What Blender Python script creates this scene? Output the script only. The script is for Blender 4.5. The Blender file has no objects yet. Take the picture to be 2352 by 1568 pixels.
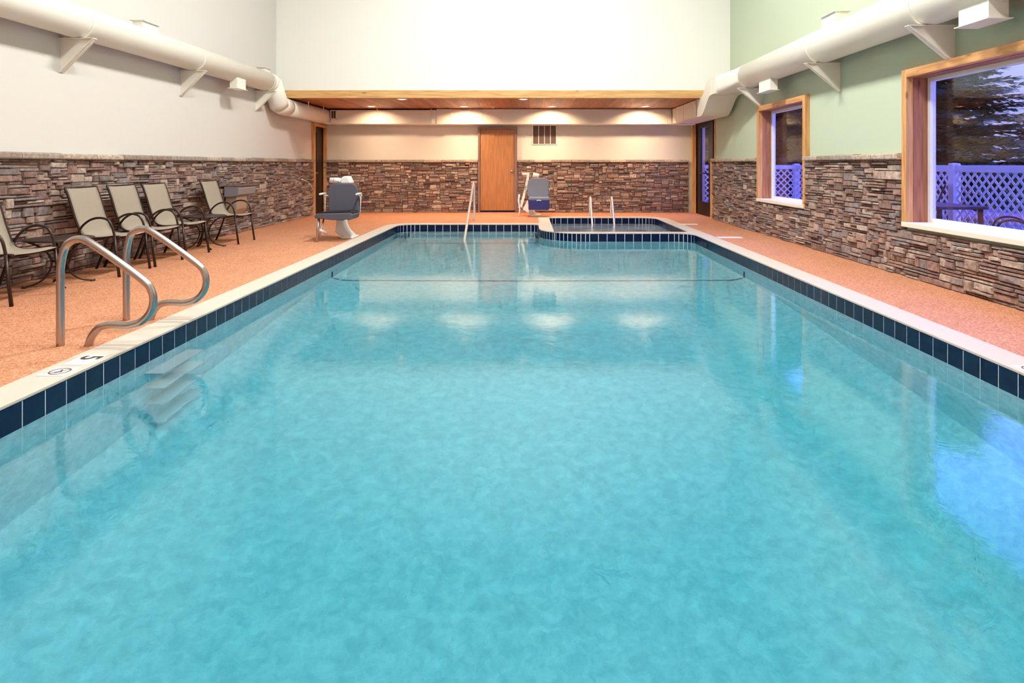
import bpy, bmesh, math, random
from mathutils import Vector, Matrix
random.seed(7)
C = bpy.context.scene.collection
PI = math.pi
# ------------------------------------------------------------------ helpers
def setk(o, label=None, cat=None, group=None, kind=None):
    if label: o['label'] = label
    if cat: o['category'] = cat
    if group: o['group'] = group
    if kind: o['kind'] = kind
    return o

def empty(name, loc=(0, 0, 0), label=None, cat=None, group=None, kind=None, rz=0):
    o = bpy.data.objects.new(name, None); C.objects.link(o)
    o.location = loc; o.rotation_euler = (0, 0, rz); o.empty_display_size = .1
    return setk(o, label, cat, group, kind)

class MB:
    """collects shapes into one mesh"""
    def __init__(s):
        s.bm = bmesh.new()
    def box(s, x0, x1, y0, y1, z0, z1, bev=0, seg=2, mi=0, mat=None):
        b = bmesh.new()
        vs = [b.verts.new((x, y, z)) for x in (x0, x1) for y in (y0, y1) for z in (z0, z1)]
        for f in ((0, 1, 3, 2), (4, 6, 7, 5), (0, 4, 5, 1), (2, 3, 7, 6), (0, 2, 6, 4), (1, 5, 7, 3)):
            b.faces.new([vs[i] for i in f])
        bmesh.ops.recalc_face_normals(b, faces=b.faces)
        if bev:
            bmesh.ops.bevel(b, geom=list(b.edges), offset=bev, segments=seg, affect='EDGES', profile=.5)
        s.merge(b, mi, mat, smooth=False)
        return s
    def merge(s, b, mi=0, mat=None, smooth=None):
        if mat is not None: bmesh.ops.transform(b, matrix=mat, verts=b.verts)
        mp = {}
        for v in b.verts: mp[v] = s.bm.verts.new(v.co)
        for f in b.faces:
            try: nf = s.bm.faces.new([mp[v] for v in f.verts])
            except ValueError: continue
            nf.material_index = mi; nf.smooth = f.smooth if smooth is None else smooth
        b.free()
    def tube(s, pts, r, seg=12, mi=0, closed=False, smooth=True, caps=True, flat=1.0):
        pts = [Vector(p) for p in pts]; n = len(pts)
        rr = r if isinstance(r, (list, tuple)) else [r] * n
        rings = []; up = None
        for i, p in enumerate(pts):
            a = pts[(i - 1) % n] if (i > 0 or closed) else p
            c = pts[(i + 1) % n] if (i < n - 1 or closed) else p
            t = (c - a).normalized()
            if up is None:
                up = Vector((0, 0, 1)) if abs(t.z) < .9 else Vector((0, 1, 0))
            side = t.cross(up)
            if side.length < 1e-6: side = t.cross(Vector((1, .1, .2)))
            side.normalize(); up = side.cross(t).normalized()
            rings.append([s.bm.verts.new(p + side * math.cos(k / seg * 2 * PI) * rr[i] + up * math.sin(k / seg * 2 * PI) * rr[i] * flat) for k in range(seg)])
        for i in range(n if closed else n - 1):
            A, B = rings[i], rings[(i + 1) % n]
            for k in range(seg):
                f = s.bm.faces.new((A[k], A[(k + 1) % seg], B[(k + 1) % seg], B[k])); f.smooth = smooth; f.material_index = mi
        if caps and not closed:
            f = s.bm.faces.new(list(reversed(rings[0]))); f.material_index = mi
            f = s.bm.faces.new(rings[-1]); f.material_index = mi
        return s
    def prism(s, poly, axis, a, b, mi=0, bev=0):
        """poly of 2D points extruded along axis between a and b"""
        def P(u, v, w):
            return {'x': (w, u, v), 'y': (u, w, v), 'z': (u, v, w)}[axis]
        t = bmesh.new()
        A = [t.verts.new(P(u, v, a)) for u, v in poly]; B = [t.verts.new(P(u, v, b)) for u, v in poly]
        t.faces.new(A); t.faces.new(list(reversed(B))); n = len(poly)
        for i in range(n): t.faces.new((A[i], B[i], B[(i + 1) % n], A[(i + 1) % n]))
        bmesh.ops.recalc_face_normals(t, faces=t.faces)
        if bev: bmesh.ops.bevel(t, geom=list(t.edges), offset=bev, segments=2, affect='EDGES', profile=.5)
        s.merge(t, mi, smooth=False); return s
    def lathe(s, prof, cx, cy, seg=32, mi=0, smooth=True):
        rings = []
        for r, z in prof:
            if r < 1e-5: rings.append([s.bm.verts.new((cx, cy, z))])
            else: rings.append([s.bm.verts.new((cx + r * math.cos(k / seg * 2 * PI), cy + r * math.sin(k / seg * 2 * PI), z)) for k in range(seg)])
        for A, B in zip(rings, rings[1:]):
            for k in range(seg):
                k2 = (k + 1) % seg
                vs = [A[k % len(A)], A[k2 % len(A)], B[k2 % len(B)], B[k % len(B)]]
                u = []
                for v in vs:
                    if v not in u: u.append(v)
                if len(u) > 2:
                    try: f = s.bm.faces.new(u); f.smooth = smooth; f.material_index = mi
                    except ValueError: pass
        return s
    def quad(s, pts, mi=0):
        f = s.bm.faces.new([s.bm.verts.new(p) for p in pts]); f.material_index = mi; return f
    def build(s, name, mats, parent=None, normals=False, **kw):
        if normals: bmesh.ops.recalc_face_normals(s.bm, faces=s.bm.faces)
        me = bpy.data.meshes.new(name); s.bm.to_mesh(me); s.bm.free()
        for m in (mats if isinstance(mats, (list, tuple)) else [mats]): me.materials.append(m)
        o = bpy.data.objects.new(name, me); C.objects.link(o)
        if parent is not None: o.parent = parent
        return setk(o, **kw)

def smooth_path(pts, n=8):
    """Catmull-Rom through the points"""
    P = [Vector(p) for p in pts]; out = []
    for i in range(len(P) - 1):
        a = P[i - 1] if i else P[0] * 2 - P[1]; b = P[i]; c = P[i + 1]; d = P[i + 2] if i + 2 < len(P) else P[-1] * 2 - P[-2]
        for k in range(n):
            t = k / n
            out.append(.5 * ((2 * b) + (c - a) * t + (2 * a - 5 * b + 4 * c - d) * t * t + (3 * b - a - 3 * c + d) * t ** 3))
    out.append(P[-1]); return out

def copy_tree(o, parent=None):
    c = o.copy(); C.objects.link(c); c.parent = parent
    for ch in [x for x in bpy.data.objects if x.parent == o]: copy_tree(ch, c)
    return c

# ------------------------------------------------------------------ materials
def srgb(r, g, b):
    f = lambda v: (v / 255) / 12.92 if v / 255 <= .04045 else ((v / 255 + .055) / 1.055) ** 2.4
    return (f(r), f(g), f(b), 1)

def mat(name, col, rough=.6, metal=0, spec=.5, coat=0, bump=None, vary=None, emis=None):
    """bump = (scale, strength, distance); vary = (scale, amount)"""
    m = bpy.data.materials.new(name); m.use_nodes = True; nt = m.node_tree; N = nt.nodes; L = nt.links
    p = N['Principled BSDF']; p.inputs['Base Color'].default_value = col; p.inputs['Roughness'].default_value = rough
    p.inputs['Metallic'].default_value = metal; p.inputs['Specular IOR Level'].default_value = spec
    p.inputs['Coat Weight'].default_value = coat
    tc = N.new('ShaderNodeTexCoord')
    if bump:
        n = N.new('ShaderNodeTexNoise'); n.inputs['Scale'].default_value = bump[0]; n.inputs['Detail'].default_value = 4
        b = N.new('ShaderNodeBump'); b.inputs['Strength'].default_value = bump[1]; b.inputs['Distance'].default_value = bump[2]
        L.new(tc.outputs['Object'], n.inputs['Vector']); L.new(n.outputs['Fac'], b.inputs['Height']); L.new(b.outputs['Normal'], p.inputs['Normal'])
    if vary:
        n = N.new('ShaderNodeTexNoise'); n.inputs['Scale'].default_value = vary[0]; n.inputs['Detail'].default_value = 5
        mx = N.new('ShaderNodeMix'); mx.data_type = 'RGBA'
        a = vary[1]
        mx.inputs[6].default_value = tuple(c * (1 - a) for c in col[:3]) + (1,)
        mx.inputs[7].default_value = tuple(min(1, c * (1 + a)) for c in col[:3]) + (1,)
        L.new(tc.outputs['Object'], n.inputs['Vector']); L.new(n.outputs['Fac'], mx.inputs[0]); L.new(mx.outputs[2], p.inputs['Base Color'])
    if emis:
        p.inputs['Emission Color'].default_value = emis[0]; p.inputs['Emission Strength'].default_value = emis[1]
    return m

def nd(nt, t, **kw):
    n = nt.nodes.new(t)
    for k, v in kw.items(): setattr(n, k, v)
    return n

def wood(name, c1, c2, axis, rough=.5, scale=1.0, plank=None, knots=True):
    """grain runs along the given axis; plank=(axis, width) gives board joints"""
    m = bpy.data.materials.new(name); m.use_nodes = True; nt = m.node_tree; L = nt.links
    p = nt.nodes['Principled BSDF']; p.inputs['Roughness'].default_value = rough
    tc = nd(nt, 'ShaderNodeTexCoord'); mp = nd(nt, 'ShaderNodeMapping')
    sc = {'x': (1.0, 14, 14), 'y': (14, 1.0, 14), 'z': (14, 14, 1.0)}[axis]
    mp.inputs['Scale'].default_value = [v * scale for v in sc]
    L.new(tc.outputs['Object'], mp.inputs['Vector'])
    n = nd(nt, 'ShaderNodeTexNoise'); n.inputs['Scale'].default_value = 2.2; n.inputs['Detail'].default_value = 6; n.inputs['Distortion'].default_value = .6
    L.new(mp.outputs['Vector'], n.inputs['Vector'])
    cr = nd(nt, 'ShaderNodeValToRGB'); cr.color_ramp.elements[0].position = .3; cr.color_ramp.elements[1].position = .72
    cr.color_ramp.elements[0].color = c1; cr.color_ramp.elements[1].color = c2
    L.new(n.outputs['Fac'], cr.inputs['Fac']); out = cr.outputs['Color']
    if knots:
        mk = nd(nt, 'ShaderNodeMapping'); ks = {'x': (2.2, 7, 7), 'y': (7, 2.2, 7), 'z': (7, 7, 2.2)}[axis]; mk.inputs['Scale'].default_value = ks
        L.new(tc.outputs['Object'], mk.inputs['Vector'])
        v = nd(nt, 'ShaderNodeTexVoronoi'); v.inputs['Scale'].default_value = 1.0; L.new(mk.outputs['Vector'], v.inputs['Vector'])
        r2 = nd(nt, 'ShaderNodeMapRange'); r2.inputs['From Min'].default_value = .05; r2.inputs['From Max'].default_value = .13
        r2.inputs['To Min'].default_value = .45; r2.inputs['To Max'].default_value = 1
        L.new(v.outputs['Distance'], r2.inputs['Value'])
        mm = nd(nt, 'ShaderNodeMix', data_type='RGBA', blend_type='MULTIPLY'); mm.inputs[0].default_value = 1
        L.new(out, mm.inputs[6]); L.new(r2.outputs['Result'], mm.inputs[7]); out = mm.outputs[2]
    if plank:
        ax, w = plank
        sp = nd(nt, 'ShaderNodeSeparateXYZ'); L.new(tc.outputs['Object'], sp.inputs['Vector'])
        dv = nd(nt, 'ShaderNodeMath', operation='DIVIDE'); dv.inputs[1].default_value = w; L.new(sp.outputs['XYZ'.index(ax.upper())], dv.inputs[0])
        fl = nd(nt, 'ShaderNodeMath', operation='FLOOR'); L.new(dv.outputs[0], fl.inputs[0])
        wn = nd(nt, 'ShaderNodeTexWhiteNoise', noise_dimensions='1D'); L.new(fl.outputs[0], wn.inputs['W'])
        hr = nd(nt, 'ShaderNodeMapRange'); hr.inputs['To Min'].default_value = .62; hr.inputs['To Max'].default_value = 1.12; L.new(wn.outputs['Value'], hr.inputs['Value'])
        fr = nd(nt, 'ShaderNodeMath', operation='FRACT'); L.new(dv.outputs[0], fr.inputs[0])
        jr = nd(nt, 'ShaderNodeMath', operation='GREATER_THAN'); jr.inputs[1].default_value = .05; L.new(fr.outputs[0], jr.inputs[0])
        jm = nd(nt, 'ShaderNodeMath', operation='MULTIPLY'); jm.inputs[1].default_value = .5; L.new(jr.outputs[0], jm.inputs[0])
        ja = nd(nt, 'ShaderNodeMath', operation='ADD'); ja.inputs[1].default_value = .5; L.new(jm.outputs[0], ja.inputs[0])
        mu = nd(nt, 'ShaderNodeMath', operation='MULTIPLY'); L.new(hr.outputs[0], mu.inputs[0]); L.new(ja.outputs[0], mu.inputs[1])
        mm = nd(nt, 'ShaderNodeMix', data_type='RGBA', blend_type='MULTIPLY'); mm.inputs[0].default_value = 1
        L.new(out, mm.inputs[6]); L.new(mu.outputs[0], mm.inputs[7]); out = mm.outputs[2]
    L.new(out, p.inputs['Base Color'])
    return m

def stone_mat():
    m = bpy.data.materials.new('ledgestone'); m.use_nodes = True; nt = m.node_tree; L = nt.links
    p = nt.nodes['Principled BSDF']; p.inputs['Roughness'].default_value = .85; p.inputs['Specular IOR Level'].default_value = .25
    a = nd(nt, 'ShaderNodeAttribute', attribute_name='stone'); tc = nd(nt, 'ShaderNodeTexCoord')
    n = nd(nt, 'ShaderNodeTexNoise'); n.inputs['Scale'].default_value = 22; n.inputs['Detail'].default_value = 6
    L.new(tc.outputs['Object'], n.inputs['Vector'])
    r = nd(nt, 'ShaderNodeMapRange'); r.inputs['From Min'].default_value = .3; r.inputs['From Max'].default_value = .7; r.inputs['To Min'].default_value = .68; r.inputs['To Max'].default_value = 1.3
    L.new(n.outputs['Fac'], r.inputs['Value'])
    mm = nd(nt, 'ShaderNodeMix', data_type='RGBA', blend_type='MULTIPLY'); mm.inputs[0].default_value = 1
    L.new(a.outputs['Color'], mm.inputs[6]); L.new(r.outputs[0], mm.inputs[7]); L.new(mm.outputs[2], p.inputs['Base Color'])
    n2 = nd(nt, 'ShaderNodeTexNoise'); n2.inputs['Scale'].default_value = 38; n2.inputs['Detail'].default_value = 5; L.new(tc.outputs['Object'], n2.inputs['Vector'])
    b = nd(nt, 'ShaderNodeBump'); b.inputs['Strength'].default_value = .8; b.inputs['Distance'].default_value = .012
    L.new(n2.outputs['Fac'], b.inputs['Height']); L.new(b.outputs['Normal'], p.inputs['Normal'])
    return m

def deck_mat():
    m = bpy.data.materials.new('pebble_deck'); m.use_nodes = True; nt = m.node_tree; L = nt.links
    p = nt.nodes['Principled BSDF']; p.inputs['Roughness'].default_value = .62; p.inputs['Specular IOR Level'].default_value = .35
    tc = nd(nt, 'ShaderNodeTexCoord')
    v = nd(nt, 'ShaderNodeTexVoronoi'); v.inputs['Scale'].default_value = 110; L.new(tc.outputs['Object'], v.inputs['Vector'])
    cr = nd(nt, 'ShaderNodeValToRGB'); e = cr.color_ramp.elements
    e[0].position = 0; e[0].color = DECK[0]; e[1].position = 1; e[1].color = DECK[2]
    k = e.new(.5); k.color = DECK[1]
    sp = nd(nt, 'ShaderNodeSeparateColor'); L.new(v.outputs['Color'], sp.inputs[0]); L.new(sp.outputs[0], cr.inputs['Fac'])
    n = nd(nt, 'ShaderNodeTexNoise'); n.inputs['Scale'].default_value = 2.2; n.inputs['Detail'].default_value = 3; L.new(tc.outputs['Object'], n.inputs['Vector'])
    r = nd(nt, 'ShaderNodeMapRange'); r.inputs['To Min'].default_value = .88; r.inputs['To Max'].default_value = 1.1; L.new(n.outputs['Fac'], r.inputs['Value'])
    mm = nd(nt, 'ShaderNodeMix', data_type='RGBA', blend_type='MULTIPLY'); mm.inputs[0].default_value = 1
    L.new(cr.outputs[0], mm.inputs[6]); L.new(r.outputs[0], mm.inputs[7]); L.new(mm.outputs[2], p.inputs['Base Color'])
    b = nd(nt, 'ShaderNodeBump'); b.inputs['Strength'].default_value = .5; b.inputs['Distance'].default_value = .004
    L.new(v.outputs['Distance'], b.inputs['Height']); L.new(b.outputs['Normal'], p.inputs['Normal'])
    return m

def water_mat(name, absorb, dens, bump=.1, rough=0.0):
    m = bpy.data.materials.new(name); m.use_nodes = True; nt = m.node_tree; L = nt.links
    p = nt.nodes['Principled BSDF']; nt.nodes.remove(p)
    out = nt.nodes['Material Output']
    g = nd(nt, 'ShaderNodeBsdfGlass'); g.inputs['IOR'].default_value = 1.333; g.inputs['Roughness'].default_value = rough
    tc = nd(nt, 'ShaderNodeTexCoord')
    mp = nd(nt, 'ShaderNodeMapping'); mp.inputs['Scale'].default_value = (1, 1, 1); L.new(tc.outputs['Object'], mp.inputs['Vector'])
    n1 = nd(nt, 'ShaderNodeTexNoise'); n1.inputs['Scale'].default_value = 18; n1.inputs['Detail'].default_value = 4; n1.inputs['Roughness'].default_value = .55; n1.inputs['Distortion'].default_value = .5
    n2 = nd(nt, 'ShaderNodeTexNoise'); n2.inputs['Scale'].default_value = 3; n2.inputs['Detail'].default_value = 2
    L.new(mp.outputs[0], n1.inputs['Vector']); L.new(mp.outputs[0], n2.inputs['Vector'])
    mu = nd(nt, 'ShaderNodeMath', operation='MULTIPLY'); L.new(n2.outputs['Fac'], mu.inputs[0]); mu.inputs[1].default_value = .7
    ad = nd(nt, 'ShaderNodeMath', operation='ADD'); L.new(n1.outputs['Fac'], ad.inputs[0]); L.new(mu.outputs[0], ad.inputs[1])
    b = nd(nt, 'ShaderNodeBump'); b.inputs['Strength'].default_value = 1; b.inputs['Distance'].default_value = bump * .1
    L.new(ad.outputs[0], b.inputs['Height']); L.new(b.outputs[0], g.inputs['Normal'])
    va = nd(nt, 'ShaderNodeVolumeAbsorption'); va.inputs['Color'].default_value = absorb; va.inputs['Density'].default_value = dens
    L.new(g.outputs[0], out.inputs['Surface']); L.new(va.outputs[0], out.inputs['Volume'])
    return m

def glass_mat(name, tint=(.93, .95, .97, 1)):
    m = bpy.data.materials.new(name); m.use_nodes = True; nt = m.node_tree; L = nt.links
    nt.nodes.remove(nt.nodes['Principled BSDF']); out = nt.nodes['Material Output']
    t = nd(nt, 'ShaderNodeBsdfTransparent'); t.inputs[0].default_value = tint
    g = nd(nt, 'ShaderNodeBsdfGlossy'); g.inputs['Roughness'].default_value = .0
    ge = nd(nt, 'ShaderNodeNewGeometry'); dt = nd(nt, 'ShaderNodeVectorMath', operation='DOT_PRODUCT'); L.new(ge.outputs['Normal'], dt.inputs[0]); L.new(ge.outputs['Incoming'], dt.inputs[1])
    ab = nd(nt, 'ShaderNodeMath', operation='ABSOLUTE'); L.new(dt.outputs['Value'], ab.inputs[0])
    iv = nd(nt, 'ShaderNodeMath', operation='SUBTRACT'); iv.inputs[0].default_value = 1; L.new(ab.outputs[0], iv.inputs[1])
    pw = nd(nt, 'ShaderNodeMath', operation='POWER'); pw.inputs[1].default_value = 5; L.new(iv.outputs[0], pw.inputs[0])
    f = nd(nt, 'ShaderNodeMapRange'); f.inputs['To Min'].default_value = .045; f.inputs['To Max'].default_value = 1; L.new(pw.outputs[0], f.inputs['Value'])
    mx = nd(nt, 'ShaderNodeMixShader'); L.new(f.outputs[0], mx.inputs[0]); L.new(t.outputs[0], mx.inputs[1]); L.new(g.outputs[0], mx.inputs[2])
    L.new(mx.outputs[0], out.inputs['Surface'])
    return m

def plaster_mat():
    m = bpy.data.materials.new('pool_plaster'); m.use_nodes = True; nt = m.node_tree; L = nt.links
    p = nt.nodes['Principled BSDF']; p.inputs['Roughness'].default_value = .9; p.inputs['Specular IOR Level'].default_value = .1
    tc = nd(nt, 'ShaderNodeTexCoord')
    n = nd(nt, 'ShaderNodeTexNoise'); n.inputs['Scale'].default_value = 12; n.inputs['Detail'].default_value = 9; n.inputs['Roughness'].default_value = .72; n.inputs['Distortion'].default_value = .5  # mottled plaster tone that also paints in the blurred caustics of the water
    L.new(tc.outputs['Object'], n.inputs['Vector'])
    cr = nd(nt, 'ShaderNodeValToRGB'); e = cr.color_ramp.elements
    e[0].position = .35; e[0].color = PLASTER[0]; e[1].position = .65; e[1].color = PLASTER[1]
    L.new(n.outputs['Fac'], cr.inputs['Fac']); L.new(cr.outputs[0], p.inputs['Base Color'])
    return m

DECK = (srgb(172, 106, 72), srgb(204, 138, 100), srgb(224, 168, 134))
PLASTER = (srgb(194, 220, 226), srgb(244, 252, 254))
M = {}
M['cream'] = mat('cream_paint', srgb(217, 213, 206), .75, bump=(60, .15, .003))
M['white'] = mat('white_paint', srgb(243, 242, 234), .75, bump=(60, .15, .003))
M['green'] = mat('green_paint', srgb(190, 203, 178), .75, bump=(60, .15, .003))
M['duct'] = mat('duct_paint', srgb(240, 237, 224), .5, bump=(6, .06, .01))
M['stone'] = stone_mat()
M['deck'] = deck_mat()
M['coping'] = mat('coping_concrete', srgb(204, 192, 178), .7, bump=(180, .25, .002), vary=(12, .05))
M['tile'] = mat('navy_tile', srgb(4, 16, 52), .2, spec=.35, vary=(3, .25))
M['grout'] = mat('tile_grout', srgb(226, 234, 246), .8)
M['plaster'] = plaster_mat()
M['line'] = mat('blue_line_tile', srgb(10, 60, 90), .5)
M['steel'] = mat('brushed_stainless', srgb(184, 174, 170), .3, 1.0)
M['chrome'] = mat('satin_chrome', srgb(232, 226, 226), .38, .75)
M['pine_x'] = wood('pine_beam', srgb(200, 145, 85), srgb(236, 192, 128), 'x', .55)
M['pine_y'] = wood('pine_rail', srgb(186, 126, 74), srgb(226, 172, 112), 'y', .55)
M['pine_z'] = wood('pine_stile', srgb(190, 132, 78), srgb(228, 176, 116), 'z', .55)
M['cedar_z'] = wood('cedar_jamb', srgb(138, 82, 52), srgb(186, 124, 84), 'z', .55)
M['cedar_y'] = wood('cedar_head', srgb(138, 82, 52), srgb(186, 124, 84), 'y', .55)
M['soffit'] = wood('soffit_planks', srgb(164, 88, 42), srgb(212, 132, 74), 'y', .45, plank=('x', .14), knots=False)
M['door'] = wood('oak_door', srgb(150, 100, 62), srgb(180, 128, 84), 'z', .45, knots=False)
M['steelframe'] = mat('taupe_door_frame', srgb(128, 100, 88), .5)
M['darkdoor'] = mat('dark_bronze_metal', srgb(38, 26, 24), .4)
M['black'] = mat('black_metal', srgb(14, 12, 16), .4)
M['vinyl'] = mat('white_vinyl', srgb(236, 236, 240), .4)
M['sill'] = mat('cream_sill', srgb(236, 228, 212), .4)
M['glass'] = glass_mat('window_glass')
M['brown'] = mat('brown_metal', srgb(52, 34, 28), .35, .3)
M['sling'] = mat('taupe_sling', srgb(160, 148, 132), .85, bump=(260, .4, .002), vary=(40, .05))
M['tabletop'] = mat('dark_tabletop', srgb(52, 38, 36), .5)
M['plastic_w'] = mat('white_plastic', srgb(236, 232, 226), .35)
M['plastic_g'] = mat('slate_plastic', srgb(84, 86, 100), .45)
M['plastic_g2'] = mat('grey_plastic', srgb(122, 126, 142), .45)
M['plastic_n'] = mat('navy_plastic', srgb(38, 38, 104), .4)
M['tread'] = mat('white_tread', srgb(206, 214, 222), .6)
M['rubber'] = mat('black_rubber', srgb(16, 16, 20), .6)
M['ss_matte'] = mat('satin_stainless', srgb(150, 150, 156), .4, .35)
M['ss_column'] = mat('beige_column', srgb(178, 156, 138), .4, .3)
M['ink'] = mat('black_ink', srgb(62, 52, 48), .6)
M['ink_l'] = mat('faded_ink', srgb(176, 170, 172), .6)
M['ink_r'] = mat('dark_red_ink', srgb(110, 78, 76), .6)
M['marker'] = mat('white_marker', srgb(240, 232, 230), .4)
M['lamp'] = mat('lamp_glow', srgb(255, 240, 215), .5, emis=(srgb(255, 226, 180), 2.6))
M['grille'] = mat('grille_dark', srgb(92, 72, 66), .6)
M['water'] = water_mat('pool_water', (.55, .935, .975, 1), 1.0, .0055, 0.0)
M['spawater'] = water_mat('spa_water', (.78, .90, .97, 1), .5, .05, 0.0)
M['spaplaster'] = mat('spa_plaster', srgb(212, 226, 236), .9)
M['bark'] = mat('bark', srgb(70, 52, 44), .9)
M['needle'] = mat('needles', srgb(76, 128, 92), .8, vary=(3, .4))
M['needle2'] = mat('needles_dark', srgb(66, 80, 78), .8, vary=(3, .4))
M['ground'] = mat('patio_concrete', srgb(176, 168, 164), .8, vary=(4, .1))
M['lawn'] = mat('lawn', srgb(66, 80, 52), .9, vary=(4, .3))

# ------------------------------------------------------------------ room numbers (metres; camera stands at 0,0,1.2 looking along +Y)
XL, XR, YB, YU, YF = -5.17, 4.10, 15.80, 12.80, -3.2
ZS, ZC = 2.57, 7.1                         # soffit underside, main ceiling
WIN1 = (9.25, 11.03, .60, 2.14)            # small window opening (y0,y1,z0,z1)
WIN2 = (3.60, 6.70, .58, 2.13)             # big window opening
DR = (13.86, 15.42, 0, 2.2)                # glass door in the right wall
DL = (14.95, 15.72, 0, 2.12)               # dark door in the left wall
DB = (-1.24, -.36, 0, 2.08)                # wooden door in the back wall

def wall_cells(mb, axis, a0, a1, z0, z1, u0, u1, holes):
    """slab wall; axis 'x' = wall spans y (u), thickness a0..a1 in x; axis 'y' = wall spans x"""
    us = sorted({u0, u1, *[h[0] for h in holes], *[h[1] for h in holes]}); zs = sorted({z0, z1, *[h[2] for h in holes], *[h[3] for h in holes]})
    us = [u for u in us if u0 <= u <= u1]; zs = [z for z in zs if z0 <= z <= z1]
    for i in range(len(us) - 1):
        for j in range(len(zs) - 1):
            cu, cz = (us[i] + us[i + 1]) / 2, (zs[j] + zs[j + 1]) / 2
            if any(h[0] < cu < h[1] and h[2] < cz < h[3] for h in holes): continue
            if axis == 'x': mb.box(a0, a1, us[i], us[i + 1], zs[j], zs[j + 1])
            else: mb.box(us[i], us[i + 1], a0, a1, zs[j], zs[j + 1])

mb = MB(); wall_cells(mb, 'x', XL - .2, XL, 0, ZC, YF, YB, [DL]); wall_left = mb.build('wall_left', M['cream'], kind='structure')
mb = MB(); wall_cells(mb, 'x', XR, XR + .22, 0, ZC, YF, YB, [DR, WIN1, WIN2]); wall_right = mb.build('wall_right', M['green'], kind='structure')
mb = MB(); wall_cells(mb, 'y', YB, YB + .2, 0, ZC, XL - .2, XR + .2, [DB]); wall_back = mb.build('wall_back', M['cream'], kind='structure')
mb = MB(); mb.box(XL, XR, YU, YU + .12, 2.715, ZC); mb.build('wall_upper', M['white'], kind='structure')
mb = MB(); mb.box(XL - .2, XR + .2, YF - .2, YF, 0, ZC); mb.build('wall_front', M['cream'], kind='structure')
mb = MB(); mb.box(XL - .2, XR + .2, YF - .2, YB + .2, ZC, ZC + .1); mb.build('ceiling', M['white'], kind='structure')
mb = MB(); mb.box(XL, XR, YU + .1, YB, ZS, ZS + .06); mb.build('ceiling_soffit', M['soffit'], kind='structure')
mb = MB(); mb.box(XL, XR, YU - .03, YU + .1, ZS - .012, 2.715, bev=.006); mb.build('trim_1', M['pine_x'], kind='structure')

# ledgestone veneer -------------------------------------------------
PAL = [srgb(*c) for c in ((164, 134, 124), (150, 120, 110), (174, 148, 134), (140, 114, 106), (180, 156, 142), (156, 140, 134), (168, 136, 124), (146, 132, 130), (190, 170, 156), (136, 112, 106))]
def veneer(name, parent, wall_p, axis, nsign, u0, u1, holes, d0, d1, ztop=1.262, seed=1):
    rnd = random.Random(seed)
    cu, cz = .045, .0331
    nu, nz = int((u1 - u0) / cu), int(round(ztop / cz)); cu = (u1 - u0) / nu; cz = ztop / nz
    occ = [[False] * nz for _ in range(nu)]
    def hole(i, j):
        u, z = u0 + (i + .5) * cu, (j + .5) * cz
        return any(h[0] < u < h[1] and h[2] < z < h[3] for h in holes)
    for i in range(nu):
        for j in range(nz):
            if hole(i, j): occ[i][j] = True
    bm = bmesh.new(); lay = bm.loops.layers.float_color.new('stone')
    def P(d, u, z):
        return (wall_p + nsign * d, u, z) if axis == 'x' else (u, wall_p + nsign * d, z)
    for j in range(nz):
        i = 0
        while i < nu:
            if occ[i][j]: i += 1; continue
            h = rnd.choices((1, 2, 3), (6, 6, 1.6))[0]
            w = rnd.randint(2, 6) if h > 1 else rnd.randint(3, 9)
            while h > 1 and (j + h > nz or any(occ[i][j + k] for k in range(h))): h -= 1
            ww = 1
            while ww < w and i + ww < nu and not any(occ[i + ww][j + k] for k in range(h)): ww += 1
            for a in range(ww):
                for k in range(h): occ[i + a][j + k] = True
            d = d0 + (d1 - d0) * rnd.random(); g = .0028
            ua, ub, za, zb = u0 + i * cu + g, u0 + (i + ww) * cu - g, j * cz + g, (j + h) * cz - g
            ju = lambda s: s * rnd.random()
            col = list(rnd.choice(PAL)); k = rnd.uniform(.74, 1.0); col = [min(1, c * k) for c in col[:3]] + [1]
            e = .007
            back = [bm.verts.new(P(-.001, *q)) for q in ((ua, za), (ub, za), (ub, zb), (ua, zb))]
            mid = [bm.verts.new(P(d - .012 - ju(.006), *q)) for q in ((ua, za), (ub, za), (ub, zb), (ua, zb))]
            fr = [bm.verts.new(P(d + rnd.uniform(-.004, .005), *q)) for q in ((ua + e + ju(e), za + e * .6 + ju(e * .7)), (ub - e - ju(e), za + e * .6 + ju(e * .7)), (ub - e - ju(e), zb - e * .5 - ju(e * .7)), (ua + e + ju(e), zb - e * .5 - ju(e * .7)))]
            fs = []
            for A, B in ((back, mid), (mid, fr)):
                for q in range(4): fs.append(bm.faces.new((A[q], A[(q + 1) % 4], B[(q + 1) % 4], B[q])))
            t = rnd.uniform(.3, .7)
            cxy = fr[0].co.lerp(fr[2].co, t); cc = bm.verts.new(cxy + Vector(P(rnd.uniform(-.004, .006), 0, 0)) - Vector(P(0, 0, 0)))
            for q in range(4): fs.append(bm.faces.new((fr[q], fr[(q + 1) % 4], cc)))
            for f in fs:
                for l in f.loops: l[lay] = col
            i += ww
    bmesh.ops.recalc_face_normals(bm, faces=bm.faces)
    me = bpy.data.meshes.new(name); bm.to_mesh(me); bm.free(); me.materials.append(M['stone'])
    o = bpy.data.objects.new(name, me); C.objects.link(o); o.parent = parent
    return o
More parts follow.
